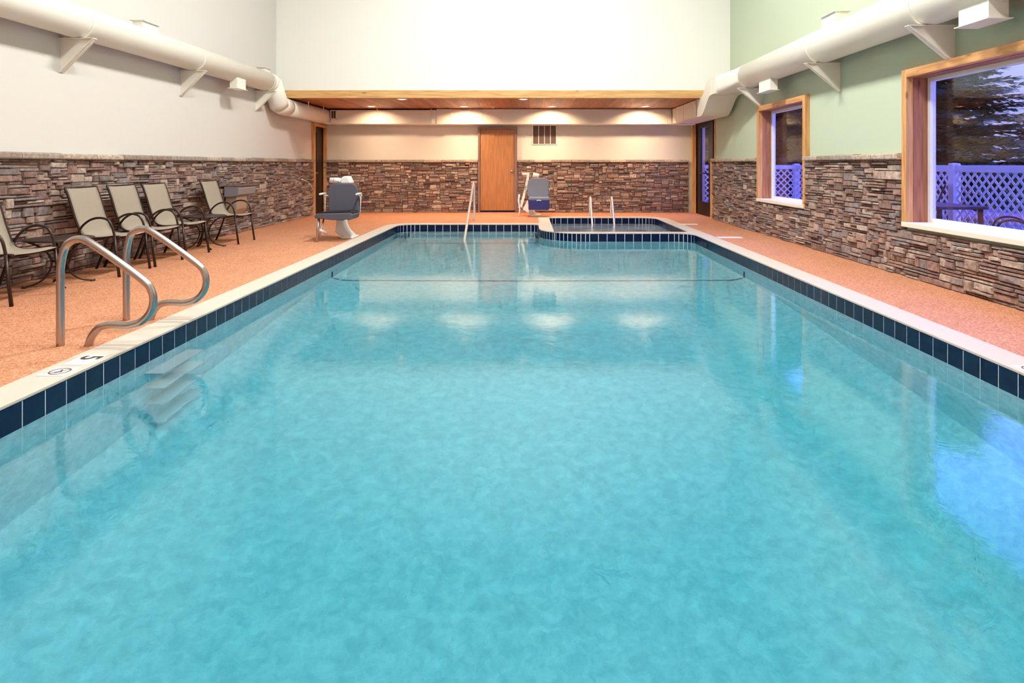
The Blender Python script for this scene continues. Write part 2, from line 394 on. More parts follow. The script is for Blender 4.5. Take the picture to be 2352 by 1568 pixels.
def cap(parent, wall_p, axis, nsign, u0, u1, depth, seed):
    rnd = random.Random(seed); bm = bmesh.new(); lay = bm.loops.layers.float_color.new('stone'); u = u0
    P = (lambda d, u, z: (wall_p + nsign * d, u, z)) if axis == 'x' else (lambda d, u, z: (u, wall_p + nsign * d, z))
    while u < u1 - .02:
        w = min(rnd.uniform(.38, .62), u1 - u); 
        if u1 - (u + w) < .12: w = u1 - u
        col = list(rnd.choice([srgb(178, 160, 144), srgb(160, 146, 134), srgb(186, 170, 154), srgb(150, 134, 122)]))
        z0, z1 = 1.258, 1.322 + rnd.uniform(-.004, .005); n = 5; secs = []
        for k in range(n + 1):
            q = u + .003 + (w - .006) * k / n; dd = depth + rnd.uniform(-.006, .006)
            secs.append([bm.verts.new(P(*c)) for c in ((-.001, q, z0), (dd - .008, q, z0), (dd, q, z0 + .012), (dd - .002, q, z1 - .014 + rnd.uniform(-.004, .004)), (dd - .018, q, z1 + rnd.uniform(-.003, .003)), (-.001, q, z1 + .004))])
        fs = []
        for A, B in zip(secs, secs[1:]):
            for k in range(6): fs.append(bm.faces.new((A[k], A[(k + 1) % 6], B[(k + 1) % 6], B[k])))
        fs.append(bm.faces.new(secs[0])); fs.append(bm.faces.new(secs[-1]))
        for f in fs:
            for l in f.loops: l[lay] = col
        u += w
    bmesh.ops.recalc_face_normals(bm, faces=bm.faces)
    me = bpy.data.meshes.new('stone_cap'); bm.to_mesh(me); bm.free(); me.materials.append(M['stone'])
    o = bpy.data.objects.new('stone_cap', me); C.objects.link(o); o.parent = parent
T = .09
veneer('stone_veneer', wall_left, XL, 'x', 1, YF, DL[0] - T + .02, [], .015, .065, seed=11)
cap(wall_left, XL, 'x', 1, YF, DL[0] - T + .03, .085, 3)
veneer('stone_veneer', wall_right, XR, 'x', -1, YF, DR[0] - .03, [(WIN1[0] - .08, WIN1[1] + .08, WIN1[2] - .07, 9), (WIN2[0] - .08, WIN2[1] + .09, WIN2[2] - .07, 9)], .045, .09, seed=5)
cap(wall_right, XR, 'x', -1, WIN1[1] + .085, DR[0] - .02, .115, 4); cap(wall_right, XR, 'x', -1, WIN2[1] + .095, WIN1[0] - .085, .115, 5); cap(wall_right, XR, 'x', -1, YF, WIN2[0] - .085, .115, 6)
veneer('stone_veneer', wall_back, YB, 'y', -1, XL, DB[0] - .06, [], .035, .095, seed=8)
veneer('stone_veneer', wall_back, YB, 'y', -1, DB[1] + .06, XR - .1, [], .035, .095, seed=9)
cap(wall_back, YB, 'y', -1, XL, DB[0] - .06, .115, 7); cap(wall_back, YB, 'y', -1, DB[1] + .06, XR - .1, .115, 8)

# ------------------------------------------------------------------ pool outlines
def arc(cx, cy, r, a0, a1, n=8):
    return [(cx + r * math.cos(math.radians(a0 + (a1 - a0) * k / n)), cy + r * math.sin(math.radians(a0 + (a1 - a0) * k / n))) for k in range(n + 1)]
PX0, PX1, PY0, PY1, PYS = -2.605, 2.835, .80, 12.61, 10.97
# counter-clockwise seen from above; segments = (points, tile phase or None)
bulge = arc(.98, 11.77, .80, 270, 180, 12)
seg_right = [(PX1, PY0), (PX1, PYS - .3)]
c_r = arc(PX1 - .3, PYS - .3, .3, 0, 90)
seg_spa = [(PX1 - .3, PYS), (.98, PYS)]
seg_side = [(.18, 11.77), (.18, PY1 - .15)]
c_in = arc(.03, PY1 - .15, .15, 0, 90, 5)
seg_far = [(.03, PY1), (PX0 + .3, PY1)]
c_l = arc(PX0 + .3, PY1 - .3, .3, 90, 180)
seg_left = [(PX0, PY1 - .3), (PX0, PY0)]
seg_near = [(PX0, PY0), (PX1, PY0)]
chains = [(seg_right, 3.635 - PY0), (c_r, None), (seg_spa, .1), (bulge, None), (seg_side, 0), (c_in, None), (seg_far, (.03 + 2.203)), (c_l, None), (seg_left, (PY1 - .3 - 3.219)), (seg_near, 0)]
def outline_of(ch):
    out = []
    for pts, _ in ch:
        for p in pts:
            if not out or (Vector(p) - Vector(out[-1])).length > 1e-4: out.append(p)
    if (Vector(out[0]) - Vector(out[-1])).length < 1e-4: out.pop()
    return out
pool_o = outline_of(chains)
SX0, SX1, SY0, SY1 = .44, 2.83, 11.17, 14.2
sch = [([(SX1, SY0), (SX1, SY1 - .35)], .05), (arc(SX1 - .35, SY1 - .35, .35, 0, 90, 6), None), ([(SX1 - .35, SY1), (SX0 + .15, SY1)], .08), (arc(SX0 + .15, SY1 - .15, .15, 90, 180, 4), None), ([(SX0, SY1 - .15), (SX0, SY0)], 0), ([(SX0, SY0), (SX1, SY0)], 0)]
spa_o = outline_of(sch)
CW = .24
deck_hole = [(PX0 - CW, PY0 - CW), (PX1 + CW, PY0 - CW), (PX1 + CW, SY1 - .25)] + arc(SX1 - .35, SY1 - .35, .59, 0, 90, 6)[1:] + [(SX0 + .0, SY1 + CW)] + arc(SX0 - .0, SY1 - .0, .24, 90, 180, 4)[1:] + [(.20, PY1 + CW + .06)] + arc(.14, PY1 + CW + .06, .06, 0, -90, 3)[1:] + [(PX0 + .3, PY1 + CW)] + arc(PX0 + .3, PY1 - .3, .3 + CW, 90, 180, 8)[1:]

def fill_loops(loops, z):
    bm = bmesh.new()
    for lp in loops:
        vs = [bm.verts.new((x, y, z)) for x, y in lp]
        for i in range(len(vs)): bm.edges.new((vs[i], vs[(i + 1) % len(vs)]))
    bmesh.ops.triangle_fill(bm, use_beauty=True, use_dissolve=False, edges=bm.edges)
    for f in bm.faces:
        if f.normal.z < 0: f.normal_flip()
    return bm
# deck (floor)
bm = fill_loops([[(XL - .2, YF - .2), (XR + .25, YF - .2), (XR + .25, YB + .2), (XL - .2, YB + .2)], deck_hole], 0)
mb = MB(); mb.merge(bm); mb.build('floor', M['deck'], kind='structure')

pool = empty('swimming_pool', (0, 6.7, 0), 'rectangular turquoise swimming pool sunk in the orange deck, edged with navy tiles', 'pool')
def W(o, root=None):
    """keep world placement when the parent is not at the origin"""
    o.location = Vector(o.location) - o.parent.location if o.parent else o.location
    return o
# coping: slab with rounded nose
b = fill_loops([deck_hole, pool_o, spa_o], .004)
mb = MB(); mb.merge(b)
def skirt(mb, lp, z0, z1, mi=0, smooth=False):
    n = len(lp)
    for i in range(n):
        a, c = lp[i], lp[(i + 1) % n]
        f = mb.quad([(a[0], a[1], z1), (c[0], c[1], z1), (c[0], c[1], z0), (a[0], a[1], z0)], mi); f.smooth = smooth
skirt(mb, pool_o, -.014, .004); skirt(mb, spa_o, -.014, .004); skirt(mb, deck_hole, -.02, .004)
W(mb.build('coping', M['coping'], pool))

def tile_band(ch, ztop, zbot, parent, inward=1):
    g = MB()
    for pts, ph in ch:
        for a, c in zip(pts, pts[1:]):
            f = g.quad([(a[0], a[1], ztop), (c[0], c[1], ztop), (c[0], c[1], zbot), (a[0], a[1], zbot)], 0)
    W(g.build('grout_band', M['grout'], parent))
    t = MB(); G = .0048
    for pts, ph in ch:
        if ph is None: pitch, ph2 = .079, 0
        else: pitch, ph2 = .1535, ph % .1535
        L = [0]
        for a, c in zip(pts, pts[1:]): L.append(L[-1] + (Vector(c) - Vector(a)).length)
        if ph is None:
            k = max(1, round(L[-1] / pitch)); pitch = L[-1] / k
        def at(s):
            s = max(0, min(L[-1], s))
            for i in range(len(L) - 1):
                if s <= L[i + 1] + 1e-9:
                    f = (s - L[i]) / (L[i + 1] - L[i]); a, c = Vector(pts[i]), Vector(pts[i + 1]); d = (c - a).normalized()
                    return a.lerp(c, f), Vector((-d.y, d.x))
        s = ph2 - pitch if ph2 > .001 else 0
        while s < L[-1] - .004:
            a, c = max(0, s) + G, min(L[-1], s + pitch) - G
            if c - a > .01:
                (p, n1), (q, n2) = at(a), at(c); o = .003
                p2, q2 = p + n1 * o, q + n2 * o
                t.quad([(p2.x, p2.y, ztop - .001), (q2.x, q2.y, ztop - .001), (q2.x, q2.y, zbot + .003), (p2.x, p2.y, zbot + .003)])
                t.quad([(p.x, p.y, ztop - .001), (p2.x, p2.y, ztop - .001), (p2.x, p2.y, zbot + .003), (p.x, p.y, zbot + .003)])
                t.quad([(q2.x, q2.y, ztop - .001), (q.x, q.y, ztop - .001), (q.x, q.y, zbot + .003), (q2.x, q2.y, zbot + .003)])
            s += pitch
    return W(t.build('tile_band', M['tile'], parent))
WZ = -.148
tile_band(chains, -.010, -.150, pool)
# basin: plaster walls and floor
def floor_z(x, y):
    D = .92 + max(0, min(1, (8.27 - y) / 2.75)) * .62
    D = .92 - .06 * max(0, min(1, (y - 8.27) / 4)) if y > 8.27 else D
    deep = max(0, min(1, (8.27 - y) / 2.75))
    rl, rr = .16 + deep * .30, .16 + deep * .40
    up = 0
    dl, dr = x - PX0, PX1 - x
    hl, hr = .16 + deep * .30, .16 + deep * .34
    if dl < rl: t = 1 - dl / rl; up = max(up, hl * t ** 1.6)
    if dr < rr: t = 1 - dr / rr; up = max(up, hr * t ** 1.3)
    dn = y - PY0
    if dn < .4: up = max(up, .4 * (1 - dn / .4) ** 2)
    return WZ - D + up
mb = MB()
xs = [PX0 - .02 + (PX1 - PX0 + .04) * i / 60 for i in range(61)]
ys = [PY0 - .02 + (PY1 - PY0 + .04) * i / 90 for i in range(91)]
gv = [[mb.bm.verts.new((x, y, floor_z(x, y))) for x in xs] for y in ys]
for j in range(90):
    for i in range(60):
        f = mb.bm.faces.new((gv[j][i], gv[j][i + 1], gv[j + 1][i + 1], gv[j + 1][i])); f.smooth = True
skirt(mb, pool_o, -1.75, -.15)
# spa's outer shell as seen from the pool is the same wall
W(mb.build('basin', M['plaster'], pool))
# entry steps along the far wall
mb = MB()
for k, (d, z) in enumerate(((.32, -.36), (.64, -.60), (.96, -.84))):
    mb.box(-2.35, .10 if k == 0 else .12, PY1 - d, PY1 + .01, -1.1, z, bev=.02)
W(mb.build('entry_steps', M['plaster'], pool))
# dark line across the floor and up both sides
mb = MB()
n = 60
for i in range(n):
    x0, x1 = PX0 + .02 + (PX1 - PX0 - .04) * i / n, PX0 + .02 + (PX1 - PX0 - .04) * (i + 1) / n
    mb.quad([(x0, 8.25, floor_z(x0, 8.25) + .006), (x1, 8.25, floor_z(x1, 8.25) + .006), (x1, 8.29, floor_z(x1, 8.29) + .006), (x0, 8.29, floor_z(x0, 8.29) + .006)])
for x, s in ((PX0, 1), (PX1, -1)):
    mb.box(min(x, x + s * .008), max(x, x + s * .008), 8.25, 8.29, -.95, -.5)
W(mb.build('break_line', M['line'], pool))
# white step treads on the wall between the grab rails
for k in range(4):
    mb = MB(); z = -.36 - .3 * k; mb.box(PX0 - .002, PX0 + .13, 4.24, 4.78, z - .03, z, bev=.008); W(mb.build('wall_step', M['tread'], pool))
# skimmer slot
mb = MB(); mb.box(PX1 - .012, PX1 + .01, 9.98, 10.25, -.125, -.06, bev=.004)
W(mb.build('skimmer', M['black'], pool))
def offset(lp, d):
    n = len(lp); out = []
    for i in range(n):
        a, b_, c = Vector(lp[i - 1]), Vector(lp[i]), Vector(lp[(i + 1) % n])
        d1, d2 = (b_ - a).normalized(), (c - b_).normalized()
        n1, n2 = Vector((d1.y, -d1.x)), Vector((d2.y, -d2.x)); v = (n1 + n2); v = v / max(.3, v.length_squared) * 2
        p = b_ + v * d; out.append((p.x, p.y))
    return out
def water_body(name, lp, zt, zb, m, parent):
    lp = offset(lp, .006)
    b = fill_loops([lp], zt); mb = MB(); mb.merge(b)
    b = fill_loops([lp], zb)
    for f in b.faces: f.normal_flip()
    mb.merge(b); skirt(mb, lp, zb, zt)
    bmesh.ops.remove_doubles(mb.bm, verts=mb.bm.verts, dist=1e-5)
    return W(mb.build(name, m, parent, normals=True))
water_body('water', pool_o, WZ, -1.9, M['water'], pool)

spa = empty('hot_tub', (1.63, 12.7, 0), 'small sunken hot tub of dark grey-blue water beyond the pool', 'hot tub')
tile_band(sch, -.010, -.150, spa)
mb = MB(); skirt(mb, spa_o, -.9, -.15)
b = fill_loops([offset(spa_o, .01)], -.88); mb.merge(b)
# bench ring
mb.box(SX0, SX1, SY1 - .4, SY1 + .01, -.88, -.5, bev=.02); mb.box(SX0 - .01, SX0 + .4, SY0, SY1 - .4, -.88, -.5, bev=.02); mb.box(SX1 - .4, SX1 + .01, SY0, SY1 - .4, -.88, -.5, bev=.02)
W(mb.build('basin', M['spaplaster'], spa))
water_body('water', spa_o, WZ + .01, -.95, M['spawater'], spa)

# ------------------------------------------------------------------ grab rails
def rail_pts(px, s, xo=0):
    return [((x - 1216) / s, 1.2 - (y - 378) / s) for x, y in px]
R1 = [(139.3, 797), (139.3, 730), (139.4, 650), (140, 612), (149, 570), (166, 552.5), (187, 549), (207, 557), (262, 594), (331, 645), (348, 667), (352.5, 692), (345, 718), (325, 738), (298, 746.5), (275, 746.5), (252, 746), (229, 752), (212, 771), (203, 797)]
def grab_rail(Y, label):
    r = empty('grab_rail', (-2.95, Y, 0), label, 'handrail', 'stainless grab rails at the pool edge')
    pts = [(x + 2.95, 0, z) for x, z in rail_pts(R1, 346)]
    pts[0] = (pts[0][0], 0, -.004); pts[-1] = (pts[-1][0], 0, -.004)
    mb = MB(); mb.tube(smooth_path(pts, 6), .0245, 16); mb.build('rail', M['steel'], r)
    return r
g1 = grab_rail(4.16, 'bent stainless grab rail standing on the deck, the one nearer the depth marker')
g2 = grab_rail(4.84, 'bent stainless grab rail standing on the deck, the one nearer the chairs')

# stair rail into the pool
r = empty('stair_rail', (-1.17, 12.4, 0), 'slanting chrome handrail descending into the shallow end in front of the oak door', 'handrail')
mb = MB()
path = [(0, 13.3, -.004), (0, 13.3, .4), (0, 13.29, .7), (0, 13.22, .81), (0, 13.08, .82), (0, 12.9, .72), (0, 12.2, .33), (0, 11.6, 0), (0, 11.2, -.2), (0, 10.9, -.4), (0, 10.85, -.55), (0, 10.85, floor_z(-1.17, 10.85))]
mb.tube([Vector(p) - Vector((0, 12.4, 0)) for p in smooth_path(path, 5)], .024, 12); mb.build('rail', M['chrome'], r)
# spa rails
def spa_rail(X, label):
    r = empty('spa_rail', (X, 14.4, 0), label, 'handrail', 'chrome rails of the hot tub')
    p = [(0, .12, -.004), (0, .12, .3), (0, .10, .41), (0, .02, .45), (0, -.08, .40), (0, -.16, .28), (0, -.42, -.1), (0, -.55, -.3), (0, -.56, -.5)]
    mb = MB(); mb.tube(smooth_path(p, 6), .022, 12); mb.build('rail', M['chrome'], r)
spa_rail(1.40, 'short chrome hot tub rail nearer the grey pool lift')
spa_rail(1.89, 'short chrome hot tub rail nearer the glass door')

# ------------------------------------------------------------------ depth markers on the coping
def text_mesh(s, size, m, name, parent, loc, rz, z=.0):
    cu = bpy.data.curves.new(name, 'FONT'); cu.body = s; cu.size = size; cu.align_x = 'CENTER'; cu.align_y = 'CENTER'; cu.extrude = .0006; cu.offset = .0035 if size > .1 else 0
    t = bpy.data.objects.new(name, cu); me = bpy.data.meshes.new_from_object(t); bpy.data.objects.remove(t); bpy.data.curves.remove(cu)
    me.materials.append(m); o = bpy.data.objects.new(name, me); C.objects.link(o); o.parent = parent; o.location = loc; o.rotation_euler = (0, 0, rz); return o
def ring(mb, cx, cy, r, w, z, n=36):
    for k in range(n):
        a, b_ = k / n * 2 * PI, (k + 1) / n * 2 * PI
        mb.quad([(cx + math.cos(a) * (r - w), cy + math.sin(a) * (r - w), z), (cx + math.cos(a) * r, cy + math.sin(a) * r, z), (cx + math.cos(b_) * r, cy + math.sin(b_) * r, z), (cx + math.cos(b_) * (r - w), cy + math.sin(b_) * (r - w), z)])
def no_diving(name, x, y, rz, label, w=.15):
    e = empty(name, (x, y, .004), label, 'marker', rz=rz)
    mb = MB(); mb.box(-w / 2, w / 2, -w / 2, w / 2, 0, .003, bev=.001, seg=1); mb.build('tile', M['marker'], e)
    mb = MB(); ring(mb, 0, .004, .056, .009, .0042)
    # diver: arms, body, head and slash
    mb.box(-.045, .045, -.003, .003, .0035, .0045, mat=Matrix.Translation((0, .004, 0)) @ Matrix.Rotation(math.radians(-45), 4, 'Z'))
    mb.box(-.028, .02, -.005, .005, .0035, .0044, mat=Matrix.Translation((-.004, .01, 0)) @ Matrix.Rotation(math.radians(28), 4, 'Z'))
    mb.box(-.018, .018, -.004, .004, .0035, .0044, mat=Matrix.Translation((.018, .006, 0)) @ Matrix.Rotation(math.radians(-60), 4, 'Z'))
    mb.build('symbol', M['ink_r'], e)
    text_mesh('NO DIVING', .017, M['ink_l'], 'lettering', e, (0, -.063, .003), 0)
    return e
e = empty('depth_marker', (-2.715, 3.83, .004), 'white tile lettered 5 FT on the coping next to the no diving symbol', 'marker', rz=-PI / 2)
mb = MB(); mb.box(-.11, .09, -.075, .075, 0, .003, bev=.001, seg=1); mb.build('tile', M['marker'], e)
text_mesh('5', .17, M['ink'], 'numeral', e, (-.045, 0, .003), 0); text_mesh('FT', .032, M['ink_l'], 'lettering', e, (.03, -.0, .003), 0)
no_diving('no_diving_marker', -2.715, 3.62, -PI / 2, 'white no diving tile on the coping beside the 5 FT tile')
no_diving('no_diving_marker', 2.945, 3.66, PI / 2, 'white no diving tile on the coping under the big window side, cut by the frame')
for x, y, lb in ((3.18, 12.6, 'thin flat white plate on the deck nearer the hot tub and glass door'), (3.30, 10.32, 'thin flat white plate on the deck below the small window')):
    mb = MB(); mb.box(-.2, .19, -.09, .09, 0, .005, bev=.002, seg=1); o = mb.build('deck_plate', M['marker'], label=lb, cat='marker'); o.location = (x, y, .0005)  # flat white plates lying on the deck

# ------------------------------------------------------------------ chairs
def make_chair():
    r = empty('sling_chair', (0, 0, 0), 'x', 'chair', 'taupe sling chairs along the stone wall')
    prof = [(-.30, .955), (-.275, .90), (-.235, .78), (-.20, .66), (-.165, .56), (-.13, .475), (-.08, .43), (0, .415), (.12, .42), (.22, .432), (.285, .43)]
    pf = smooth_path([(x, 0, z) for x, z in prof], 4)
    mb = MB(); ny = 8; rows = []
    for p in pf:
        rows.append([mb.bm.verts.new((p.x, -.235 + .47 * k / ny, p.z - .012 * (1 - (2 * k / ny - 1) ** 2))) for k in range(ny + 1)])
    for A, B in zip(rows, rows[1:]):
        for k in range(ny): f = mb.bm.faces.new((A[k], A[k + 1], B[k + 1], B[k])); f.smooth = True
    o = mb.build('sling', M['sling'], r)
    sm = o.modifiers.new('thickness', 'SOLIDIFY'); sm.thickness = .006
    for s in (-1, 1):
        mb = MB(); mb.tube([(p.x, s * .248, p.z - .003) for p in pf], .0125, 8); mb.build('side_rail', M['brown'], r)
        arm = [(-.15, .43), (-.13, .49), (-.08, .56), (0, .615), (.09, .632), (.17, .61), (.215, .55), (.235, .48), (.245, .43)]
        mb = MB(); mb.tube(smooth_path([(x, s * .275, z) for x, z in arm], 5), .0125, 8); mb.build('armrest', M['brown'], r)
        mb = MB(); mb.tube([(.245, s * .275, .435), (.27, s * .277, .2), (.298, s * .28, .0)], [.0135, .0145, .0155], 8); mb.build('leg', M['brown'], r)
        mb = MB(); mb.tube([(-.14, s * .268, .45), (-.20, s * .27, .28), (-.265, s * .272, .1), (-.31, s * .275, .0)], [.013, .014, .015, .015], 8); mb.build('leg', M['brown'], r)
    for a_, w_, z_ in ((.235, .275, .405), (-.155, .268, .40), (-.298, .248, .948)):
        mb = MB(); mb.tube([(a_, -w_, z_), (a_, w_, z_)], .011, 8); mb.build('crossbar', M['brown'], r)
    return r
ch = make_chair()
chair_lab = ['taupe sling chair at the end of the row, mostly cut off by the photo edge', 'taupe sling chair partly behind the grab rails, just past the first round table', 'taupe sling chair in the middle of the row, squeezed between two others', 'taupe sling chair with the second round table on its far side', 'taupe sling chair furthest along the wall, in front of the drinking fountain']
for i, y in enumerate((5.585, 6.965, 7.635, 8.295, 9.715)):
    o = ch if i == 0 else copy_tree(ch)
    o.location = (-4.68, y, 0); o['label'] = chair_lab[i]; o.rotation_euler = (0, 0, (0, .02, -.015, 0, .01)[i])

def make_table():
    r = empty('side_table', (0, 0, 0), 'x', 'table', 'small round dark tables between the chairs')
    mb = MB(); mb.lathe([(0, .447), (.27, .447), (.288, .45), (.295, .458), (.29, .468), (.27, .47), (0, .472)], 0, 0, 40); mb.build('tabletop', M['tabletop'], r)
    for k in range(4):
        a = PI / 4 + k * PI / 2; ca, sa = math.cos(a), math.sin(a)
        pr = [(.25, .445), (.17, .40), (.10, .33), (.065, .25), (.07, .17), (.11, .09), (.18, .035), (.26, .014), (.30, .012)]
        mb = MB(); mb.tube(smooth_path([(q * ca, q * sa, z) for q, z in pr], 5), .0095, 8); mb.lathe([(0, 0), (.014, 0), (.014, .014), (0, .018)], .27 * ca, .27 * sa, 10)
        mb.build('leg', M['brown'], r)
    mb = MB(); mb.tube([(.066 * math.cos(k / 20 * 2 * PI), .066 * math.sin(k / 20 * 2 * PI), .24) for k in range(20)], .007, 6, closed=True); mb.build('ring', M['brown'], r)
    return r
t = make_table(); t.location = (-4.70, 6.27, 0); t['label'] = 'small round dark table beside the cut-off chair, behind the first grab rail'
t2 = copy_tree(t); t2.location = (-4.68, 9.02, 0); t2['label'] = 'small round dark table just before the chair in front of the drinking fountain'

# drinking fountain
r = empty('drinking_fountain', (XL + .10, 10.8, 0), 'stainless wall-mounted drinking fountain on the stone wall behind the last chair', 'fountain')
mb = MB(); mb.prism([(-.03, .66), (.15, .665), (.205, .70), (.215, .80), (.19, .835), (-.03, .845)], 'y', -.33, .33, bev=.006); mb.build('basin', M['ss_matte'], r)
mb = MB(); mb.box(-.03, .225, -.34, .34, .838, .852, bev=.004); mb.build('rim', M['steel'], r)
mb = MB(); mb.prism([(-.03, .34), (.10, .36), (.155, .45), (.16, .665), (-.03, .67)], 'y', -.28, .10, bev=.006); mb.build('column', M['ss_column'], r)
mb = MB(); mb.tube(smooth_path([(.12, .22, .85), (.12, .22, .885), (.12, .20, .90), (.12, .16, .895)], 4), .009, 8); mb.build('spout', M['steel'], r)
# hook on wall
mb = MB(); mb.lathe([(0, -.012), (.02, -.012), (.022, 0), (.02, .012), (0, .012)], 0, 0, 12)
mb.tube([(0, 0, 0), (.03, .30, -.06), (.035, .5, -.16), (.03, .62, -.26)], [.006, .005, .008, .012], 8)
o = mb.build('door_holder', M['plastic_w'], label='small white rod fixed to the stone wall near the dark exit door', cat='hook'); o.location = (XL + .075, 14.05, .87)

# ------------------------------------------------------------------ pool lifts
def P(px, py, Y): return ((px - 1216) * Y / 1440, 1.2 - (py - 378) * Y / 1440)
r = empty('pool_lift', (-3.0, 10.15, 0), 'pool lift with dark slate seat and white curved base by the dark exit door', 'pool lift', 'pool access lifts')
Y0 = 10.15
def L_(pts, y): return [(P(a, b_, Y0)[0] + 3.0, y, P(a, b_, Y0)[1]) for a, b_ in pts]
def panel(mb, pts, y0, y1, bev=.012):
    poly = [(P(a, b_, Y0)[0] + 3.0, P(a, b_, Y0)[1]) for a, b_ in pts]; mb.prism(poly, 'y', y0, y1, bev=bev)
mb = MB(); panel(mb, [(757, 487), (757, 432), (761, 425), (769, 421), (812, 421), (820, 426), (824, 436), (826, 487)], -.06, .0); mb.build('backrest', M['plastic_g'], r)
mb = MB(); panel(mb, [(743, 489), (752, 486), (822, 484), (828, 488), (826, 497), (818, 501), (812, 498), (806, 501), (775, 499), (744, 496)], -.44, -.04); mb.build('seat', M['plastic_g'], r)
mb = MB(); panel(mb, [(750, 487), (756, 483), (820, 480), (827, 484), (826, 488), (750, 490)], -.40, -.06, .006); mb.build('seat_pad', M['rubber'], r)
mb = MB(); mb.prism([(P(a, b_, Y0)[0] + 3.0, P(a, b_, Y0)[1]) for a, b_ in [(772, 497), (786, 497), (789, 515), (795, 528), (808, 541), (810, 547), (800, 549), (778, 541), (768, 534)]], 'y', .02, .24, bev=.02); mb.build('base', M['plastic_w'], r)
mb = MB(); mb.box(-.06, .14, .0, .34, .0, .03, bev=.01); mb.build('base_plate', M['plastic_w'], r)
mb = MB(); mb.tube(L_([(781, 500), (784, 460), (788, 430)], .12), [.06, .05, .045], 14); mb.build('mast', M['plastic_w'], r)
mb = MB(); panel(mb, [(782, 421), (782, 411), (786, 406), (792, 404), (799, 405), (802, 413), (805, 418), (805, 421)], .0, .22, .015); mb.build('head_cover', M['plastic_w'], r)
mb = MB(); mb.tube(L_([(753, 414), (781, 416)], .12), .045, 14); mb.tube(L_([(768, 408), (768, 420)], .10), .05, 12); mb.build('motor', M['plastic_w'], r)
for q, s in (((747, 444), 1), ((829, 444), -1)):
    x, z = P(q[0], q[1], Y0); x += 3.0
    mb = MB(); mb.tube([(x, .02, z), (x, -.26, z + .0)], .016, 10); mb.tube([(x - s * .02, .0, z - .03), (x + s * .06, -.02, z - .035)], .013, 8); mb.tube([(x, -.0, z), (x + s * .004, -.03, z - .32)], .007, 8); mb.build('armrest', M['plastic_w'], r)
x, z = P(751, 497, Y0)
mb = MB(); mb.tube([(x + 3, -.40, z), (x + 3 - .015, -.44, .01)], .02, 10); mb.tube([(x + 3.07, -.36, z), (x + 3.02, -.40, .12), (x + 3.0, -.42, .02)], .012, 8); mb.build('footrest_pole', M['steel'], r)
mb = MB(); mb.tube([(x + 3.02, -.41, .19), (x + 3.10, -.33, .13)], .024, 10); mb.build('footrest_hinge', M['plastic_w'], r)

r = empty('pool_lift', (.17, 14.6, 0), 'pool lift with folded grey seat and navy leg panel by the oak door', 'pool lift', 'pool access lifts')
Y0 = 14.6
def q2(pts): return [(P(a, b_, Y0)[0] - .17, P(a, b_, Y0)[1]) for a, b_ in pts]
mb = MB(); mb.prism(q2([(1213, 452), (1210, 430), (1213, 414), (1219, 409), (1252, 408.5), (1258, 412), (1260, 420), (1260, 452)]), 'y', -.06, 0, bev=.012); mb.build('backrest', M['plastic_g2'], r)
mb = MB(); mb.prism(q2([(1213, 456), (1216, 451), (1260, 451), (1263, 456)]), 'y', -.40, -.02, bev=.008); mb.build('seat', M['plastic_g2'], r)
mb = MB(); mb.prism(q2([(1214, 479), (1214, 456), (1261, 456), (1260, 479)]), 'y', -.42, -.34, bev=.01)
mb.build('leg_panel', M['plastic_n'], r)
mb = MB(); mb.tube([(x_, -.425, z_) for x_, z_ in q2([(1232, 459), (1234, 457.5), (1240, 457.5), (1242, 459)])], .008, 8); mb.build('handle', M['plastic_w'], r)
mb = MB(); mb.prism(q2([(1202, 478), (1212, 458), (1215, 480), (1226, 482), (1233, 494), (1230, 498), (1224, 497), (1200, 481)]), 'y', .0, .2, bev=.02); mb.build('base', M['plastic_w'], r)
mb = MB(); mb.box(-.15, .1, -.1, .35, 0, .03, bev=.01); mb.build('base_plate', M['plastic_w'], r)
mb = MB(); mb.prism(q2([(1194, 474), (1207, 424), (1210, 402), (1216, 401), (1213, 425), (1199, 476)]), 'y', -.05, .06, bev=.008); mb.build('mast', M['plastic_w'], r)
mb = MB(); mb.tube([(x_, .1, z_) for x_, z_ in q2([(1199, 400), (1216, 400)])], .03, 12); mb.tube([(x_, .1, z_) for x_, z_ in q2([(1224, 402), (1238, 405)])], .06, 12); mb.build('motor', M['plastic_w'], r)
mb = MB(); mb.tube([(x_, -.1, z_) for x_, z_ in q2([(1193, 446), (1191, 460), (1194, 480), (1193, 496)])], .018, 8); mb.build('footrest_pole', M['plastic_w'], r)
for px, s in ((1209, -1), (1262, 1)):
    xx, zz = q2([(px, 428)])[0]
    mb = MB(); mb.tube(smooth_path([(xx, 0, zz), (xx + s * .02, -.12, zz + .01), (xx + s * .02, -.28, zz)], 4), .016, 8); mb.tube([(xx, 0, zz), (xx, -.02, zz - .26)], .01, 8); mb.build('armrest', M['ss_matte'], r)

# ------------------------------------------------------------------ ducts
def stub(parent, x0, x1, y0, y1, z0, z1, up):
    mb = MB(); mb.box(x0, x1, y0, y1, z0, z1)
    zz = z1 if up else z0
    mb.box(x0 - .025, x1 + .025, y0 - .025, y1 + .025, zz - .004, zz + .004)
    return mb.build('diffuser', M['duct'], parent)
def duct_ring(mb, x, y, z, r, a0=0, a1=360):
    n = 40
    for k in range(n):
        a, b_ = math.radians(a0 + (a1 - a0) * k / n), math.radians(a0 + (a1 - a0) * (k + 1) / n)
        for (ra, rb, ya, yb) in ((r - .01, r + .006, y - .012, y - .012), (r + .006, r + .006, y - .012, y + .012), (r + .006, r - .01, y + .012, y + .012)):
            f = mb.quad([(x + ra * math.cos(a), ya, z + ra * math.sin(a)), (x + rb * math.cos(a), yb, z + rb * math.sin(a)), (x + rb * math.cos(b_), yb, z + rb * math.sin(b_)), (x + ra * math.cos(b_), ya, z + ra * math.sin(b_))])
LR, LXc, LZc = .18, -4.985, 2.775
